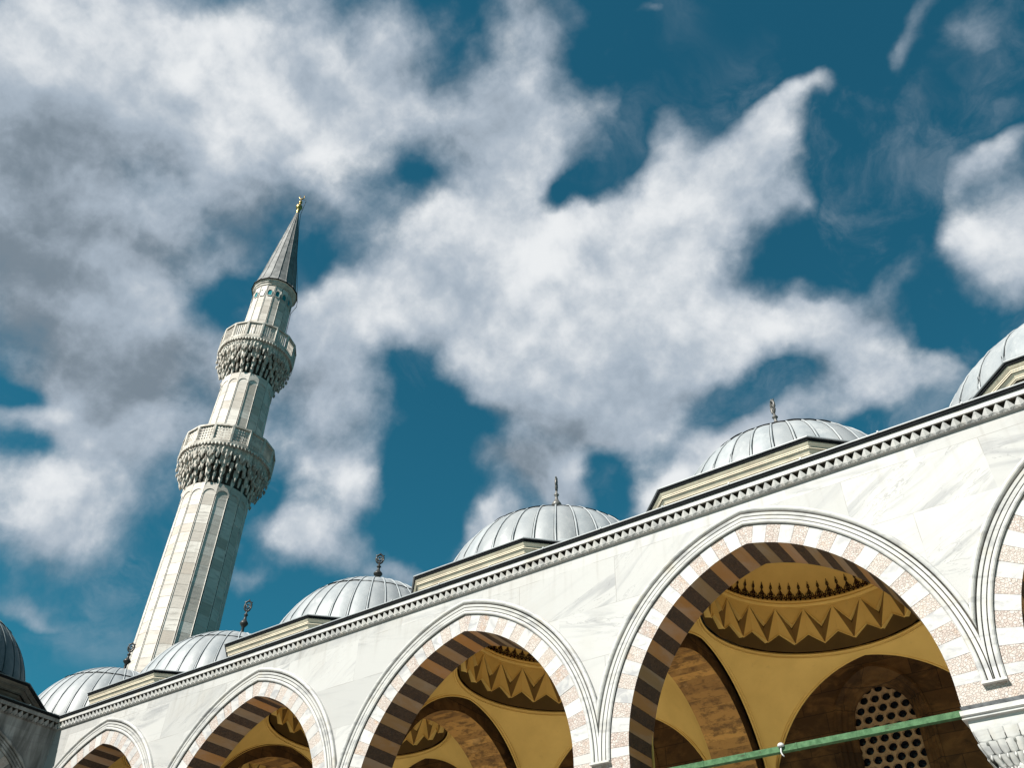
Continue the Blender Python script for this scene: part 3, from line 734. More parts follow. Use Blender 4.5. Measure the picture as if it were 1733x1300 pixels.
    def rear(s, u0, u1, centers):
        V = 6.05
        mb = MB(s.F)
        xs = sorted([u0, u1] + [c + k * 1.0 for c in centers for k in (-1.0, 1.0)])
        cuts = [x for x in xs]
        hw, zs, ap = .98, 8.45, 9.62
        prev = u0
        for c in centers:
            if c + hw < u0 or c - hw > u1: continue
            mb.face([(prev, V, 0), (c - hw, V, 0), (c - hw, V, 10.6), (prev, V, 10.6)])
            sq = []
            for i in range(25):
                x = -hw + 2 * hw * i / 24; z = gal(x, hw, zs, ap) or zs; sq.append((c + x, z))
            for a, b in zip(sq[:-1], sq[1:]): mb.face([(a[0], V, a[1]), (b[0], V, b[1]), (b[0], V, 10.6), (a[0], V, 10.6)])
            mb.face([(c - hw, V, 0), (c + hw, V, 0), (c + hw, V, 3.5), (c - hw, V, 3.5)])
            prev = c + hw
        mb.face([(prev, V, 0), (u1, V, 0), (u1, V, 10.6), (prev, V, 10.6)])
        rw = s.part(mb, 'rear_wall', ['brown'])
        return rw
    def window(s, c, full):
        V = 6.05
        fr = MB(s.F)
        # stepped pointed surround
        def outline(h, zs, ap, z0=3.5, n=20):
            p = [(-h, z0)] + [(-h + 2 * h * i / n, gal(-h + 2 * h * i / n, h, zs, ap) or zs) for i in range(n + 1)] + [(h, z0)]
            return [(c + x, z) for x, z in p]
        steps = [(.98, 8.45, 9.62, 0), (.98, 8.45, 9.62, -.03), (.93, 8.45, 9.57, -.045), (.90, 8.45, 9.53, .0), (.84, 8.47, 9.49, .03), (.82, 8.48, 9.46, .10), (.75, 8.50, 9.40, .12), (.72, 8.50, 9.37, .18), (.66, 8.52, 9.30, .19), (.62, 8.53, 9.25, .24), (.62, 8.53, 9.25, .34)]
        rows = [[(x, V + dv, z) for x, z in outline(h, zs, ap)] for h, zs, ap, dv in steps]
        fr.grid(rows, 0, smooth=False)
        w = s.part(fr, 'window', ['brown'], recalc=False)
        gr = MB(s.F); sp = .232; R_ = .086; hh = sp / math.sqrt(3)
        j = 0; z = 5.4
        while z < 9.4:
            u = -.8 + (sp / 2 if j % 2 else 0)
            while u < .8:
                o = []; q = []
                for k in range(18):
                    a = k * math.pi / 9 + math.pi / 6
                    o.append((c + u + R_ * math.cos(a), z + R_ * math.sin(a)))
                    # hexagon boundary at same angle (pointy top)
                    aa = (a % (math.pi / 3)) - math.pi / 6 if True else 0
                    aa = ((a) % (math.pi / 3)) - math.pi / 6
                    rh = (sp / 2) / max(math.cos(((a + math.pi / 6) % (math.pi / 3)) - math.pi / 6), .5)
                    q.append((c + u + rh * math.cos(a), z + rh * math.sin(a)))
                for k in range(18):
                    l = (k + 1) % 18
                    gr.face([(o[k][0], V + .30, o[k][1]), (o[l][0], V + .30, o[l][1]), (q[l][0], V + .30, q[l][1]), (q[k][0], V + .30, q[k][1])], 0)
                    gr.face([(o[k][0], V + .30, o[k][1]), (o[l][0], V + .30, o[l][1]), (o[l][0], V + .37, o[l][1]), (o[k][0], V + .37, o[k][1])], 0)
                    if full: pass
                if full: gr.tube([(c + u + (R_ + .006) * math.cos(k * math.pi / 6), V + .298, z + (R_ + .006) * math.sin(k * math.pi / 6)) for k in range(12)], .006, 4, 0, True)
                u += sp
            z += sp * math.sqrt(3) / 2; j += 1
        s.part(gr, 'grille', ['grille'], w, recalc=False)
        gl = MB(s.F); j = 0; z = 5.4
        gl.face([(c - .9, V + .40, 3.5), (c + .9, V + .40, 3.5), (c + .9, V + .40, 9.6), (c - .9, V + .40, 9.6)])
        if full:
            while z < 9.4:
                u = -.8 + (sp / 2 if j % 2 else 0)
                while u < .8:
                    rows = [[(c + u + .09 * cr_ * math.cos(k * math.pi / 6), V + .38 - .02 * (1 - cr_), z + .09 * cr_ * math.sin(k * math.pi / 6)) for k in range(12)] for cr_ in (1, .6, .35, .3, .01)]
                    gl.grid(rows, 0, True); u += sp
                z += sp * math.sqrt(3) / 2; j += 1
        s.part(gl, 'glass', ['glass'], w)

    def drum_dome(s, cu, cv, zb, r, h, fz, fin_mat, rot, drum=True, label=None, zfb=None, fs=1.0):
        c0 = (cu, cv)
        N = 36; rows = []
        prof = [(rad(a)) for a in list(range(0, 84, 6)) + [84, 87.5]]
        mb = MB(s.F)
        sub = 6
        def pt(ph, j):
            th = j * 2 * math.pi / (N * sub) + .04
            q = (j % sub) / sub
            bulge = 1 + .011 * math.sin(math.pi * q) * math.cos(ph)
            rr = r * math.cos(ph) * bulge
            return (cu + rr * math.cos(th), cv + rr * math.sin(th), zb + h * math.sin(ph) * (1 + .006 * math.sin(math.pi * q)))
        cuts = [0, 2, 9, len(prof) - 1]
        for ca_, cb_ in zip(cuts[:-1], cuts[1:]):
            for i in range(N):
                mb.grid([[pt(ph, (i * sub + q) if q < sub else (i + 1) * sub) for q in range(sub + 1)] for ph in prof[ca_:cb_ + 1]], 0, False, (random.random(), random.random(), random.random()))
        mb.grid([[pt(rad(87.5), j) for j in range(N * sub)], [(cu, cv, zb + h + .005)] * (N * sub)], 0, True)
        # standing seams (rolls)
        for i in range(N):
            if i % 2 and False: continue
            th = i * 2 * math.pi / N + .04
            top = 86 if i % 2 == 0 else 74
            path = []
            for a in range(0, top + 1, 6):
                ph = rad(a); rr = r * math.cos(ph) + .004
                path.append((cu + rr * math.cos(th), cv + rr * math.sin(th), zb + h * math.sin(ph) + .006))
            mb.tube(path, .026, 6, 0)
            th2 = .034 / r
            for sg in (-1, 1):
                mb.tube([(cu + (x - cu) * math.cos(th2 * sg) - (y - cv) * math.sin(th2 * sg), cv + (x - cu) * math.sin(th2 * sg) + (y - cv) * math.cos(th2 * sg), z - .006) for x, y, z in path], .009, 4, 1)  # gap shadow beside each roll, painted as a thin dark tube
        # lap seams
        for a, w_ in ((8, .017), (48, .017)):
            ph = rad(a)
            for i in range(N):
                dz = random.uniform(-.018, .018)
                seg = []
                for q in range(sub + 1):
                    x, y, z = pt(ph, i * sub + min(q, sub - .001) if q < sub else i * sub)
                    j = i * sub + q; th = j * 2 * math.pi / (N * sub) + .04; b = 1 + .011 * math.sin(math.pi * q / sub) * math.cos(ph)
                    rr = r * math.cos(ph) * b + .012
                    seg.append((cu + rr * math.cos(th), cv + rr * math.sin(th), zb + h * math.sin(ph) + dz + .012))
                mb.tube(seg, w_, 5, 1)
        ext = []
        dome = s.part(mb, 'dome', ['lead', 'dlead'], props={'label': label} if label else None)
        # drum (octagon) with moulded cornice and lead skirt
        dr = MB(s.F); ZT = 11.35
        def octa(q, z, n8=8):
            hw = q * math.tan(math.pi / 8); o = []
            for k in range(8):
                a = math.pi / 8 + k * math.pi / 4; R_ = q / math.cos(math.pi / 8)
                o.append((cu + R_ * math.cos(a), cv + R_ * math.sin(a), z))
            return o
        if drum:
            RIo = 3.57 if r < 3.1 else 3.66
            pr = [(0, 10.6, 1), (0.34, 10.6, 1), (0.34, 10.80, 1), (0.315, 10.80, 1), (0.30, 10.83, 1), (0.27, 10.86, 1), (0.27, 10.885, 1), (0.235, 10.885, 1), (0.235, 10.93, 1), (0.20, 10.965, 1), (0.175, 11.01, 1), (0.175, 11.03, 1), (.13, 11.03, 1), (.13, 11.075, 1), (.105, 11.12, 1), (.09, 11.15, 1), (.07, 11.15, 1), (.07, 11.205, 1), (.035, 11.25, 1), (.035, 11.275, 1)]
            rows = [octa(RIo - i, z) for i, z, _ in pr[1:]]
            for a_, b_, (i0, z0_, _), (i1, z1_, _) in zip(rows[:-1], rows[1:], pr[1:-1], pr[2:]):
                dr.grid([a_, b_], 3 if abs(z0_ - z1_) < 1e-4 else 0, True, smooth=False)  # undersides painted dark for their shade
            for i_, z_ in ((.268, 10.872), (.178, 11.02), (.072, 11.178), (.128, 11.05)):
                dr.grid([octa(RIo - i_ + .003, z_ - .007), octa(RIo - i_ + .003, z_ + .007)], 3, True, smooth=False)  # dark shade lines painted between the mouldings
            dr.grid([octa(RIo - i, z) for i, z in ((.035, 11.275), (.012, 11.276), (.012, 11.335), (.01, 11.336))], 1, True, smooth=False)  # lead fascia with the lip's shadow painted in
            # lead lip and sloping skirt up to the dome
            dr.grid([octa(RIo - i, z) for i, z in ((.03, 11.335), (-.02, 11.335), (-.02, 11.355), (.05, 11.372))], 2, True, smooth=False)
            nS = 72; o = octa(RIo - .05, 11.372)
            outer = []; inner = []
            for k in range(nS):
                a = k * 2 * math.pi / nS + math.pi / 8
                seg = int(k / (nS / 8)); t = (k % (nS // 8)) / (nS / 8)
                p, q = o[seg], o[(seg + 1) % 8]
                x = p[0] + (q[0] - p[0]) * t; y = p[1] + (q[1] - p[1]) * t
                outer.append((x, y, 11.372)); th = math.atan2(y - cv, x - cu)
                inner.append((cu + (r + .03) * math.cos(th), cv + (r + .03) * math.sin(th), zb + .33 if zb > 11.2 else 11.6))
            dr.grid([outer, inner], 2, True)
            s.part(dr, 'drum', ['cream', 'dlead', 'lead', 'grime'], dome)
        else:
            nS = 72
            dr.grid([[(cu + q * math.cos(k * 2 * math.pi / nS), cv + q * math.sin(k * 2 * math.pi / nS), z) for k in range(nS)] for q, z in ((3.75, 10.72), (3.3, 11.0), (r + .02, zb + .3))], 2, True)
            s.part(dr, 'drum', ['cream', 'dlead', 'lead'], dome)
        # finial
        zfb = zfb if zfb else zb + h
        fn = MB(s.F)
        base = zb + h - .05; top = fz
        L = top - base
        pf = [(.10, 0), (.10, .02), (.055, .06), (.05, .25), (.05, .33), (.085, .36), (.125, .395), (.135, .42), (.115, .45), (.07, .49), (.045, .53), (.035, .575), (.055, .60), (.07, .615), (.055, .63), (.03, .66), (.026, .69), (.02, .70), (.02, .76), (.001, .765)]
        pf = [(q * fs, z * L) for q, z in pf]
        nn = 16
        fn.grid([[(cu + q * math.cos(k * 2 * math.pi / nn), cv + q * math.sin(k * 2 * math.pi / nn), base + z) for k in range(nn)] for q, z in pf], 0, True)
        # pierced leaf at the top (flat, thick outline)
        ca, sa = math.cos(rot), math.sin(rot)
        z0l = base + .70 * L; hl = .30 * L; wl = .105 * fs
        def lf(x, z, d=0): return (cu + x * ca - d * sa, cv + x * sa + d * ca, z0l + z)
        ringp = []
        for k in range(20):
            a = k * 2 * math.pi / 20
            ringp.append(lf(wl * math.sin(a), hl * .42 - hl * .40 * math.cos(a)))
        fn.tube(ringp, .030, 8, 0, True)
        fn.tube([lf(wl * .5 * math.sin(k * math.pi / 5), hl * .40 - hl * .17 * math.cos(k * math.pi / 5)) for k in range(10)], .024, 7, 0, True)
        fn.tube([lf(0, hl * .80), lf(.004, hl * .92), lf(0, hl * 1.0)], [.040, .022, .003], 8, 0)
        for sg in (-1, 1):
            for zz in (.25, .5, .7):
                fn.tube([lf(sg * wl * .9, hl * zz), lf(sg * (wl * 1.25), hl * (zz + .09))], [.022, .008], 6, 0)
        s.part(fn, 'finial', [fin_mat], dome, merge=0)
        return dome

    def capital(s, c, half=.5, v0=-.02, v1=.82):
        mb = MB(s.F)
        cv = (v0 + v1) / 2; hv = (v1 - v0) / 2
        def ringz(hu, hv_, z): return [(c - hu, cv - hv_, z), (c + hu, cv - hv_, z), (c + hu, cv + hv_, z), (c - hu, cv + hv_, z)]
        # iron/lead band
        mb.grid([ringz(half, hv - .005, 6.222), ringz(half + .012, hv + .01, 6.218), ringz(half + .012, hv + .01, 6.160), ringz(half, hv - .005, 6.156)], 1, True, smooth=False)
        # abacus
        pr = [(half + .035, 6.155), (half + .035, 6.095), (half + .03, 6.09), (half + .005, 6.080), (half + .005, 6.068), (half + .03, 6.060), (half + .03, 6.045), (half - .02, 6.03), (half - .03, 5.90), (half - .06, 5.83)]
        mb.grid([ringz(half - .1, hv - .1, 6.156)] + [ringz(q, q - half + hv, z) for q, z in pr] + [ringz(.30, .30, 5.80), ringz(.30, .30, 5.3)], 0, True, smooth=False)
        # stalactite tiers
        def tier(hu, hu2, z1, z0, n, depth, shift):
            for side in range(4):
                for k in range(n):
                    t0 = (k + shift * .5) / n; t1 = (k + 1 + shift * .5) / n
                    if t1 > 1.001: continue
                    def pos(t, q, z):
                        w = -q + 2 * q * t
                        if side == 0: return (c + w, cv - q, z)
                        if side == 1: return (c + q, cv + w, z)
                        if side == 2: return (c - w, cv + q, z)
                        return (c - q, cv - w, z)
                    rows = []
                    for iz in range(6):
                        v = iz / 5; row = []
                        for iu in range(9):
                            u = iu / 8; bul = math.sin(math.pi * u)
                            q = hu + (hu2 - hu) * v ** 1.4 + depth * .22 * bul * (1 - v * .4)
                            zz = z1 + (z0 - z1) * v - (.035 * bul if iz == 5 else 0) + (.02 * (1 - bul) if iz == 5 else 0)
                            row.append(pos(t0 + (t1 - t0) * (.04 + .92 * u), q, zz))
                        rows.append(row)
                    mb.grid(rows, 0)
                    low = rows[-1]; mb.face(low + [pos(t1 - .04 * (t1 - t0), hu2 - depth, z0 + .03), pos(t0 + .04 * (t1 - t0), hu2 - depth, z0 + .03)], 0)
                    if n > 6:
                        p_ = pos((t0 + t1) / 2, hu2 + depth * .1, z0 - .02)
                        mb.tube([(p_[0], p_[1], z0 + .02), (p_[0], p_[1], z0 - .02), (p_[0], p_[1], z0 - .05)], [.016, .018, .004], 6)
        tier(half - .055, half - .085, 5.88, 5.72, 5, .10, 0)
        tier(half - .075, half - .13, 5.73, 5.56, 8, .12, 0)
        tier(half - .12, half - .20, 5.57, 5.42, 8, .10, 1)
        nn = 32
        mb.grid([[(c + q * math.cos(k * 2 * math.pi / nn), cv + q * math.sin(k * 2 * math.pi / nn), z) for k in range(nn)] for q, z in ((.26, 5.50), (.33, 5.47), (.33, 5.42), (.30, 5.38), (.30, 5.3))], 0, True)
        cp = s.part(mb, 'capital', ['marble', 'iron'])
        cm = MB(s.F)
        cm.grid([[(c + q * math.cos(k * 2 * math.pi / nn), cv + q * math.sin(k * 2 * math.pi / nn), z) for k in range(nn)] for q, z in ((.295, 5.3), (.305, 2.8), (.31, .55), (.36, .5), (.36, .42), (.42, .36), (.42, .02))], 0, True)
        s.part(cm, 'column', ['marble'])
        return cp

def f_stained_shade(t):
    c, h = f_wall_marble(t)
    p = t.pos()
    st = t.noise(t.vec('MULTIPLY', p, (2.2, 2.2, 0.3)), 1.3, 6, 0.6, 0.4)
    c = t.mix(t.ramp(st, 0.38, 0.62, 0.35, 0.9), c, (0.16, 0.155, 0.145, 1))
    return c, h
M['stained'] = material('rain_stained_marble', f_stained_shade, 0.7, (0.3, 0.01))  # wing copy of the wall marble: streak stains plus painted shade
M['patina'] = material('tarnished_lead', plain((0.10, 0.15, 0.17), (0.18, 0.23, 0.25), 2.5), 0.6)  # darker copy of the lead, the wing's shade painted in
M['stainedcream'] = material('rain_stained_limestone', plain((0.28, 0.25, 0.20), (0.14, 0.125, 0.105), 3.0), 0.8)  # darker copy of the cream stone, shade painted into the colour
M['flank'] = material('ochre_plaster_flank', f_ochre_dark, 0.75, alb=1.9)  # plaster darkened for the flanks: their shade is in the colour
M['crest2'] = material('red_brown_wash', plain((0.10, 0.035, 0.016), (0.16, 0.06, 0.02), 9.0), 0.7)

# ------------------------------------------------------------------ main arcade
CEN = [-22.49, -16.69, -10.60, -4.555, 1.44, 7.44]
BND = [-25.05] + [(a + b) / 2 for a, b in zip(CEN[:-1], CEN[1:])] + [10.44]
root = thing('arcade', (-7.0, D, 0), 'sunlit white marble arcade with striped arches and a row of lead domes', 'arcade')
F_main = lambda p: (p[0], D + p[1], p[2])
XW = -25.05
A = Arcade(F_main, root, (-7.0, D, 0), CEN, BND, -25.05, 10.44)
A.facade(); A.arches(); A.cornice(XW, 10.44); A.roof(-32, 10.44, 7.3)
for i, c in enumerate(CEN[:5]):
    A.vault(c, BND[i], BND[i + 1], i)
for i, b in enumerate(BND[1:-1]):
    A.transverse(b - .54, b + .46)
    A.capital(b)
A.rear(-32, 10.44, CEN[:5])
for i, c in enumerate(CEN[:5]): A.window(c, i == 3)
#              cu     zb    r     h    finial top  material rot
DOMES = [(-29.1, 3.72, 11.30, 2.78, 2.95, 15.45, 'fdark', .75, False), (-22.92, 3.75, 11.0, 2.90, 2.95, 15.40, 'fdark', .75, True), (-17.1, 3.75, 11.0, 2.80, 3.08, 15.25, 'fdark', .7, True),
         (-10.8, 3.75, 11.33, 2.90, 2.70, 15.57, 'fmetal', 2.0, True), (-4.68, 3.75, 11.33, 2.68, 2.65, 15.40, 'fmetal', 2.25, True), (1.62, 3.75, 11.33, 3.35, 2.50, 15.6, 'fmetal', .4, True)]
for (cu, cv, zb, r, h, fz, fm, rt, dr) in DOMES:
    A.drum_dome(cu, cv, zb, r, h, fz, fm, rt, dr)

# ------------------------------------------------------------------ side arcade (in shade, left)
XW = -25.05
rootw = thing('arcade', (XW, 6.0, 0), 'shaded arcade wing at the left edge meeting the sunlit arcade', 'arcade')
F_side = lambda p: (XW - p[1], p[0], p[2])
CW = [-1.6, 4.42, 10.44]; BW = [-4.6, 1.41, 7.43, D]
W_ = Arcade(F_side, rootw, (XW, 6.0, 0), CW, BW, -4.6, D)
W_.remap = {'wall': 'stained', 'marble': 'stained', 'amarble': 'stained', 'cream': 'stainedcream', 'lead': 'patina'}  # wing swaps in the copies with shade painted into the colour
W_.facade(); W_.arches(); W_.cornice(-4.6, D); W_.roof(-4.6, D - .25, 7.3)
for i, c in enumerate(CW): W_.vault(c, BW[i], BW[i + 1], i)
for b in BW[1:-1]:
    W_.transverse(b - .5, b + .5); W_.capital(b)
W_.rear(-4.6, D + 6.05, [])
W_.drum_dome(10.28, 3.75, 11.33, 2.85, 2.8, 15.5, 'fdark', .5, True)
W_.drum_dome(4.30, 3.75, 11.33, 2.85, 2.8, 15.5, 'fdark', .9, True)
# corner pier shared by the two ranges
mb = MB(); mb.box(XW - .8, XW + .04, D - .04, D + .8, 0.02, 6.22, 0)
mb.build('corner_pier', [M['marble']], rootw, (XW, 6.0, 0))

# ------------------------------------------------------------------ tie beam and lamp
bx0, bx1 = BND[3] + .5, BND[4] - .5
tb = MB(); n = 12
for i in range(n):
    a = bx0 + (bx1 - bx0) * i / n; b = bx0 + (bx1 - bx0) * (i + 1) / n
    j = random.uniform(-.003, .003)
    for (p, q) in (((D + .34, 6.225), (D + .44, 6.225)), ((D + .44, 6.225), (D + .44, 6.308)), ((D + .44, 6.308), (D + .34, 6.308)), ((D + .34, 6.308), (D + .34, 6.225))):
        tb.face([(a, p[0], p[1]), (b, p[0], p[1]), (b, q[0], q[1]), (a, q[0], q[1])])
tb.face([(bx0, D + .34, 6.225), (bx0, D + .46, 6.225), (bx0, D + .44, 6.308), (bx0, D + .34, 6.308)]); tb.face([(bx1, D + .34, 6.225), (bx1, D + .46, 6.225), (bx1, D + .44, 6.308), (bx1, D + .34, 6.308)])
beam = thing('tie_beam', (bx0, D + .4, 6.22), 'green painted tie beam crossing the arch in front of the pierced window', 'beam')
tbo = tb.build('beam', [M['green']], beam, (bx0, D + .4, 6.22))
cl = MB()
for q in (.22, .36, .52):
    x = bx0 + (bx1 - bx0) * q; cl.box(x, x + .012, D + .334, D + .446, 6.219, 6.314)
cl.build('seam_band', [M['green']], beam, (bx0, D + .4, 6.22))
lx, ly, lz = -4.69, D + .33, 6.30
lamp = thing('hook_lamp', (lx, ly, lz), 'small white domed fitting with a curved hook on the green beam', 'lamp')
hm = MB(); hm.lathe([(.001, .045), (.03, .040), (.048, .022), (.052, 0), (.046, -.012), (.001, -.012)], (lx, ly, lz), 16)
hm.build('shade', [M['white']], lamp, (lx, ly, lz))
hk = MB(); hk.tube([(lx, ly, lz - .01), (lx - .004, ly - .012, lz - .05), (lx - .008, ly - .016, lz - .09), (lx + .005, ly - .018, lz - .13), (lx + .03, ly - .02, lz - .16)], [.014, .013, .012, .011, .008], 8)
hk.build('hook', [M['white']], lamp, (lx, ly, lz))

# ------------------------------------------------------------------ minaret
az = rad(57.85); MX, MY = -38.10, 23.946
mroot = thing('minaret', (MX, MY, 0), 'tall pale stone minaret with two carved balconies and a grey conical spire', 'minaret')
view_a = math.atan2(-MY, -MX)          # direction towards the courtyard camera side, fixes the facets
NF = 16; ST = 2 * math.pi / NF; A0 = view_a - rad(3.0)
def mp(r, a, z): return (MX + r * math.cos(a), MY + r * math.sin(a), z)
def corner(k): return A0 + k * ST
def mring(r, z, k0=0): return [mp(r, corner(k), z) for k in range(NF)]
def shaft(z0, r0, z1, r1, name='shaft', arches=True, crown=.75):
    """sixteen sided shaft: thin rolls on the arrises, courses of blocks, round headed panels at the top"""
    mb = MB(); z = z0; rows = []
    zt = z1 - crown
    zz = [z0]
    while zz[-1] < zt - .5: zz.append(zz[-1] + random.uniform(.50, .68))
    zz[-1] = zt
    R = lambda z: r0 + (r1 - r0) * (z - z0) / (z1 - z0)
    for a, b in zip(zz[:-1], zz[1:]):
        off = random.random() > .5
        for k in range(NF):
            at = (random.random(), random.random(), 1.0 if random.random() < .12 else 0.0)
            i0 = random.uniform(.0, .006); ra, rb = R(a) - i0, R(b) - i0
            e = .006
            c0, c1 = corner(k), corner(k + 1)
            mb.face([mp(ra, c0, a + e), mp(ra, c1, a + e), mp(rb, c1, b - e), mp(rb, c0, b - e)], 0, at)
        mb.grid([[mp(R(a) - .02, corner(k), a - .012) for k in range(NF)], [mp(R(a) - .02, corner(k), a + .012) for k in range(NF)]], 0, True, smooth=False)
    # arris grooves: pair of fins, the groove's shade painted as a dark strip between
    for k in range(NF):
        a = corner(k)
        for da in (-.020, .020):
            rr0, rr1 = R(z0) + .016, R(zt) + .016
            rows = []
            for z, rr in ((z0, rr0), (zt, rr1)):
                ca = a + da
                rows.append([mp(rr - .03, ca - .010, z), mp(rr, ca - .006, z), mp(rr, ca + .006, z), mp(rr - .03, ca + .010, z)])
            mb.grid(rows, 0, smooth=False)
        mb.grid([[mp(R(z) + .004, a - .013, z), mp(R(z) + .008, a, z), mp(R(z) + .004, a + .013, z)] for z in (z0, zt)], 1, smooth=False)
    # round headed panel at the top of every facet
    if arches:
        for k in range(NF):
            c0, c1 = corner(k), corner(k + 1); at = (random.random(), random.random(), 0)
            rr = R(zt)
            P0, P1 = Vector(mp(rr, c0, zt)), Vector(mp(rr, c1, zt)); w = (P1 - P0).length; d = (P1 - P0).normalized(); nrm = Vector((math.cos((c0 + c1) / 2), math.sin((c0 + c1) / 2), 0))
            hz = w * .5
            def Q(u, z, o=0): 
                p = P0 + d * (w / 2 + u) + nrm * o; return (p.x, p.y, zt + z)
            arc = [(-w * .46 * math.cos(t), w * .52 * math.sin(t)) for t in [i * math.pi / 10 for i in range(11)]]
            mb.face([Q(x, z, 0) for x, z in arc], 0, at)
            # spandrel, proud
            top = crown
            for (xa, za), (xb, zb) in zip(arc[:-1], arc[1:]):
                mb.face([Q(xa, za, .035), Q(xb, zb, .035), Q(xb, top, .035), Q(xa, top, .035)], 0, at)
                mb.face([Q(xa, za, .035), Q(xb, zb, .035), Q(xb, zb, 0), Q(xa, za, 0)], 0, at)
            for s_ in (-1, 1):
                mb.face([Q(s_ * w * .46, 0, .035), Q(s_ * w * .5, 0, .035), Q(s_ * w * .5, top, .035), Q(s_ * w * .46, top, .035)], 0, at)
    return mb.build(name, [M['lime'], M['grime']], mroot, (MX, MY, 0), recalc=True, merge=0)
shaft(0, 2.15, 28.95, 1.76)
shaft(31.3, 1.66, 37.15, 1.50)
shaft(39.5, 1.38, 45.25, 1.27, crown=.05, arches=False)

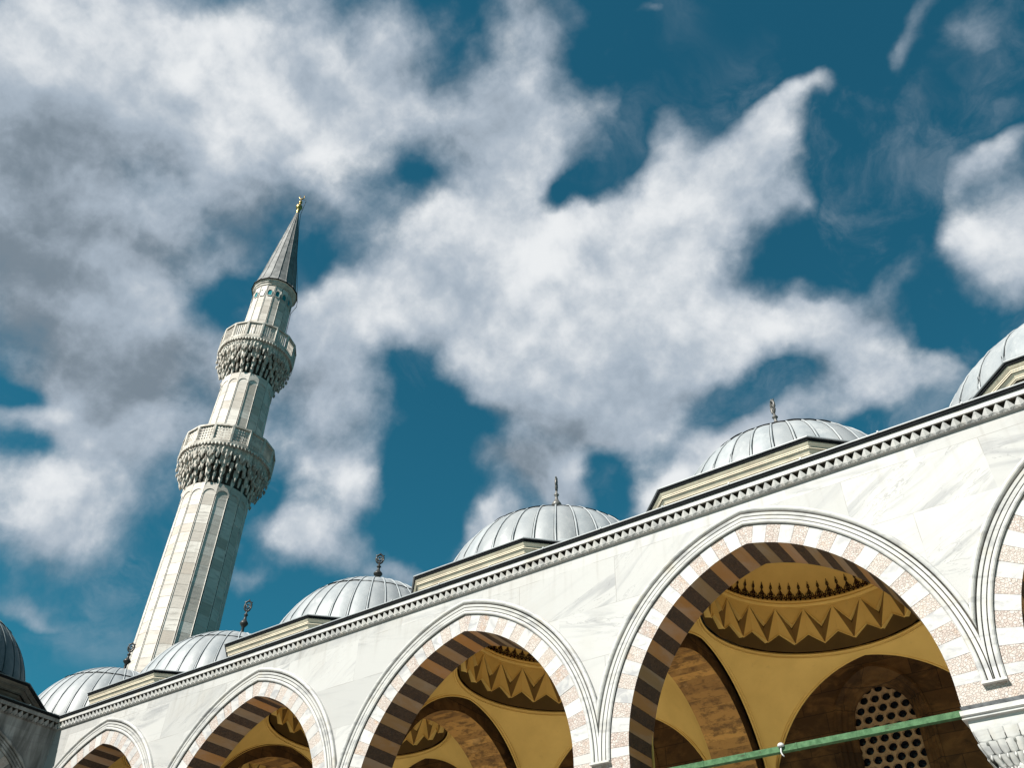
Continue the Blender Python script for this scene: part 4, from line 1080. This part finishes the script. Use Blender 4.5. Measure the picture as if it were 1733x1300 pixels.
def balcony(zs, rs, zf, rf, zr, rr, lattice):
    """stalactite corbelling zs..zf growing from rs to rf, parapet zf..zr"""
    mb = MB(); n = NF
    mb.grid([mring(rf - .08, zf - .10), mring(rf + .03, zf - .06), mring(rf + .06, zf - .02), mring(rf + .06, zf + .05), mring(rf, zf + .07), mring(rs, zf + .08)], 0, True, smooth=False)
    # core cone behind the corbels
    T = 5; H = zf - .08 - zs
    core = []
    for i in range(T + 1):
        t = i / T; core.append(mring(rs - .03 + (rf - .20 - rs) * (t ** 1.4) * .75, zs + H * t))
    mb.grid(core, 1, True, smooth=False)  # core painted dark: shade and soot between the corbels
    bal = mb.build('balcony', [M['carved'], M['grime']], mroot, (MX, MY, 0))
    mq = MB()
    def wedge(a, w, ri, ro, z0, z1, drop=0.0):
        g = w * .33
        top = [mp(ro * .985, a - g, z1), mp(ro + .03, a, z1), mp(ro * .985, a + g, z1), mp(ri - .05, a + g * .8, z1), mp(ri - .05, a - g * .8, z1)]
        zm = z0 + (z1 - z0) * .45; rm = ri + (ro - ri) * .55
        mid = [mp(rm, a - g, zm), mp(rm + .05, a, zm), mp(rm, a + g, zm), mp(ri - .05, a + g * .7, zm), mp(ri - .05, a - g * .7, zm)]
        lo = [mp(ri + .01, a - g * .35, z0), mp(ri + .07, a, z0 - drop), mp(ri + .01, a + g * .35, z0), mp(ri - .05, a + g * .3, z0), mp(ri - .05, a - g * .3, z0)]
        mq.grid([lo, mid, top], 0, True, smooth=False); mq.face(top); mq.face(lo)
    def RR_(t): return rs + (rf - rs) * t ** 1.15
    def stack(a, spans, widths, k):
        for (ta, tb), w in zip(spans, widths):
            j = random.uniform(-.012, .012)
            wedge(a + j * .3, w * ST, RR_(ta) - .02, RR_(tb) - .11 + j, zs + H * ta - .03, zs + H * tb, .09)
            if tb > .4:
                rd = RR_(tb) - .06
                mq.tube([mp(rd, a, zs + H * ta + .10), mp(rd, a, zs + H * ta - .02), mp(rd - .01, a, zs + H * ta - .10), mp(rd - .01, a, zs + H * ta - .17)], [.05, .065, .04, .006], 6)
    for k in range(NF):
        a = corner(k); am = a + ST / 2
        stack(a, [(0, .24), (.20, .46), (.42, .72), (.68, 1.0)], [.48, .58, .72, .80], k)
        stack(am, [(.10, .34), (.36, .62), (.66, 1.0)], [.34, .38, .46], k)
        for q in (-.25, .25):
            stack(am + q * ST, [(.52, .78), (.76, 1.0)], [.26, .30], k)
        for q in range(5):
            aa = a + (q + .5) * ST / 5
            mq.grid([[mp(rf + .03, aa - .028, zf - .13), mp(rf + .06, aa, zf - .24), mp(rf + .03, aa + .028, zf - .13)], [mp(rf + .04, aa - .036, zf - .05), mp(rf + .07, aa, zf - .05), mp(rf + .04, aa + .036, zf - .05)]], 0, smooth=False)
    mq.build('stalactite_corbels', [M['carved']], bal, (0, 0, 0) if False else (MX, MY, 0), merge=0)
    pp = MB(); lat = MB()
    zb = zf + .08; tk = .05
    for k in range(NF):
        c0, c1 = corner(k), corner(k + 1)
        P0, P1 = Vector(mp(rr, c0, 0)), Vector(mp(rr, c1, 0)); w = (P1 - P0).length; d = (P1 - P0).normalized(); nr = Vector((math.cos((c0 + c1) / 2), math.sin((c0 + c1) / 2), 0))
        def bar(u0, u1, z0, z1, o0, o1, mbx):
            q = []
            for z in (z0, z1):
                for (u, o) in ((u0, o0), (u1, o0), (u1, o1), (u0, o1)):
                    p = P0 + d * u + nr * o; q.append((p.x, p.y, z))
            for f in ((0, 1, 2, 3), (4, 5, 6, 7), (0, 1, 5, 4), (1, 2, 6, 5), (2, 3, 7, 6), (3, 0, 4, 7)): mbx.face([q[i] for i in f])
        bar(0, w, zb, zb + .10, -.10, .03, pp); bar(-.01, w + .01, zr - .11, zr, -.12, .05, pp)
        bar(-.055, .055, zb, zr - .02, -.11, .045, pp)
        bar(.055, .10, zb, zr - .05, -.09, .01, pp); bar(w - .10, w - .055, zb, zr - .05, -.09, .01, pp)
        lo, hi = zb + .10, zr - .11; h = hi - lo; ws = w - .2
        if lattice:
            nx = 5; cw = ws / nx; ny = max(2, round(h / (cw * 1.2))); ch = h / ny
            for i in range(nx):
                for j in range(ny):
                    x0 = .10 + i * cw; z0 = lo + j * ch
                    cx_, cz_ = x0 + cw / 2, z0 + ch / 2
                    for (sx, sz) in ((1, 1), (1, -1), (-1, 1), (-1, -1)):
                        # triangle-ish web in the cell corners leaves a diamond hole
                        ax, az_ = cx_ + sx * cw * .5, cz_ + sz * ch * .5
                        tri = [(ax, az_), (ax - sx * cw * .5, az_), (cx_, cz_ + sz * ch * .40), (cx_ + sx * cw * .38, cz_), (ax, cz_)]
                        for o in (-.03, -.09):
                            lat.face([tuple(P0 + d * u + nr * o + Vector((0, 0, z))) for u, z in tri])
        else:
            nx = 5; cw = ws / nx
            for i in range(nx):
                x0 = .10 + i * cw; bar(x0, x0 + cw * .46, lo, hi, -.085, -.02, lat)
            bar(.1, w - .1, lo, lo + .10, -.085, -.025, lat); bar(.1, w - .1, hi - .08, hi, -.085, -.025, lat)
    pr = pp.build('parapet', [M['carved']], bal, (MX, MY, 0), merge=0)
    lat.build('pierced_panels', [M['carved']], bal, (MX, MY, 0), merge=0)
balcony(28.9, 1.78, 31.15, 2.56, 32.38, 2.58, True)
balcony(37.1, 1.52, 39.45, 2.28, 40.75, 2.31, False)

# tile niches under the spire, eave, spire
tl = MB(); fr = MB()
for k in range(NF):
    c0, c1 = corner(k), corner(k + 1); rr = 1.285
    P0, P1 = Vector(mp(rr, c0, 0)), Vector(mp(rr, c1, 0)); w = (P1 - P0).length; d = (P1 - P0).normalized(); nr = Vector((math.cos((c0 + c1) / 2), math.sin((c0 + c1) / 2), 0))
    hw = w * .27
    def Q(u, z, o): 
        p = P0 + d * (w / 2 + u) + nr * o; return (p.x, p.y, z)
    arc = [(-hw, 44.22)] + [(-hw * math.cos(t), 44.55 + hw * 1.25 * math.sin(t)) for t in [i * math.pi / 8 for i in range(9)]] + [(hw, 44.22)]
    tl.face([Q(x, z, .012) for x, z in arc], 0)
    for (a, b) in zip(arc, arc[1:] + arc[:1]):
        fr.face([Q(a[0], a[1], .012), Q(b[0], b[1], .012), Q(b[0], b[1], .05), Q(a[0], a[1], .05)])
        fr.face([Q(a[0] * 1.18, a[1] + (.05 if a[1] > 44.3 else -.05), .05), Q(b[0] * 1.18, b[1] + (.05 if b[1] > 44.3 else -.05), .05), Q(b[0], b[1], .05), Q(a[0], a[1], .05)])
ti = tl.build('tile_panels', [M['tile']], mroot, (MX, MY, 0), recalc=True, merge=0)
fr.build('niche_frames', [M['carved']], ti, (MX, MY, 0), merge=0)
sp = MB()
sp.grid([mring(r, z) for r, z in ((1.27, 45.2), (1.33, 45.24), (1.33, 45.32), (1.40, 45.40), (1.42, 45.46), (1.42, 45.52), (1.50, 45.58))], 1, True, smooth=False)
sp.grid([mring(r, z) for r, z in ((1.50, 45.58), (1.55, 45.60), (1.55, 45.64))], 2, True, smooth=False)
zz = [45.64, 45.95, 46.9, 47.9, 48.9, 49.9, 50.9, 51.9, 52.9, 54.55]
def rsp(z): return 1.53 - .14 * min(1, (z - 45.64) / .4) - (z - 45.64) / (54.6 - 45.64) * 1.33
for a, b in zip(zz[:-1], zz[1:]):
    sp.grid([mring(max(rsp(a), .06) + .0, a), mring(max(rsp(b), .06) + .012, b)], 0, True, smooth=False)
    sp.grid([mring(max(rsp(b), .06) + .012, b), mring(max(rsp(b), .06), b + .002)], 0, True, smooth=False)
for k in range(NF):
    path = [mp(max(rsp(z), .06) + .01, corner(k), z) for z in zz]
    sp.tube(path, [.028 - .014 * i / 9 for i in range(10)], 5, 0)
sp.build('spire', [M['spire'] if 'spire' in M else M['lead'], M['carved'], M['dlead']], mroot, (MX, MY, 0), merge=0)
fin = MB()
fin.lathe([(.10, 54.3), (.11, 54.5), (.15, 54.6), (.11, 54.7), (.09, 54.8), (.20, 54.92), (.245, 55.06), (.22, 55.22), (.13, 55.38), (.08, 55.50), (.075, 55.56), (.13, 55.64), (.14, 55.72), (.09, 55.82), (.045, 55.92), (.04, 56.05), (.01, 56.1)], (MX, MY, 0), 16)
fo = fin.build('finial', [M['gold']], mroot, (MX, MY, 0))
cr = MB(); pts = []
for i in range(15):
    a = rad(-235 + 290 * i / 14)
    pts.append((MX + .20 * math.cos(a) * .87, MY + .20 * math.cos(a) * .5, 56.34 + .24 * math.sin(a)))
cr.tube(pts, [.012 + .035 * math.sin(math.pi * i / 14) for i in range(15)], 7)
cr.build('crescent', [M['gold']], fo, (MX, MY, 0))
# lightning conductor that leaves the spire on its right side
cb = MB(); ra = view_a + rad(95)
cb.tube([mp(.28, ra, 56.35), mp(.36, ra, 56.0), mp(.30, ra, 55.3), mp(.24, ra, 54.4), mp(.36, ra, 53.0), mp(.80, ra, 49.8), mp(1.58, ra, 45.7), mp(1.62, ra, 45.2), mp(1.36, ra, 44.4), mp(1.42, ra, 41.0)], .018, 5)
cb.tube([mp(.0, ra, 56.1), mp(.3, ra, 56.15)], .012, 5)
cb.build('lightning_cable', [M['cable']], mroot, (MX, MY, 0))

# ------------------------------------------------------------------ ground
g = MB(); g.face([(-3000, -3000, 0), (3000, -3000, 0), (3000, 3000, 0), (-3000, 3000, 0)])
M['earth'] = material('dark_ground', plain((0.05, 0.052, 0.04), (0.09, 0.085, 0.07), 0.05), 0.9)
gd = g.build('ground', [M['earth']]); gd['kind'] = 'structure'
p = MB(); p.face([(-32, -12, .004), (24, -12, .004), (24, D + 6.05, .004), (-32, D + 6.05, .004)])
pv = p.build('courtyard_paving', [M['floor']]); pv['kind'] = 'structure'
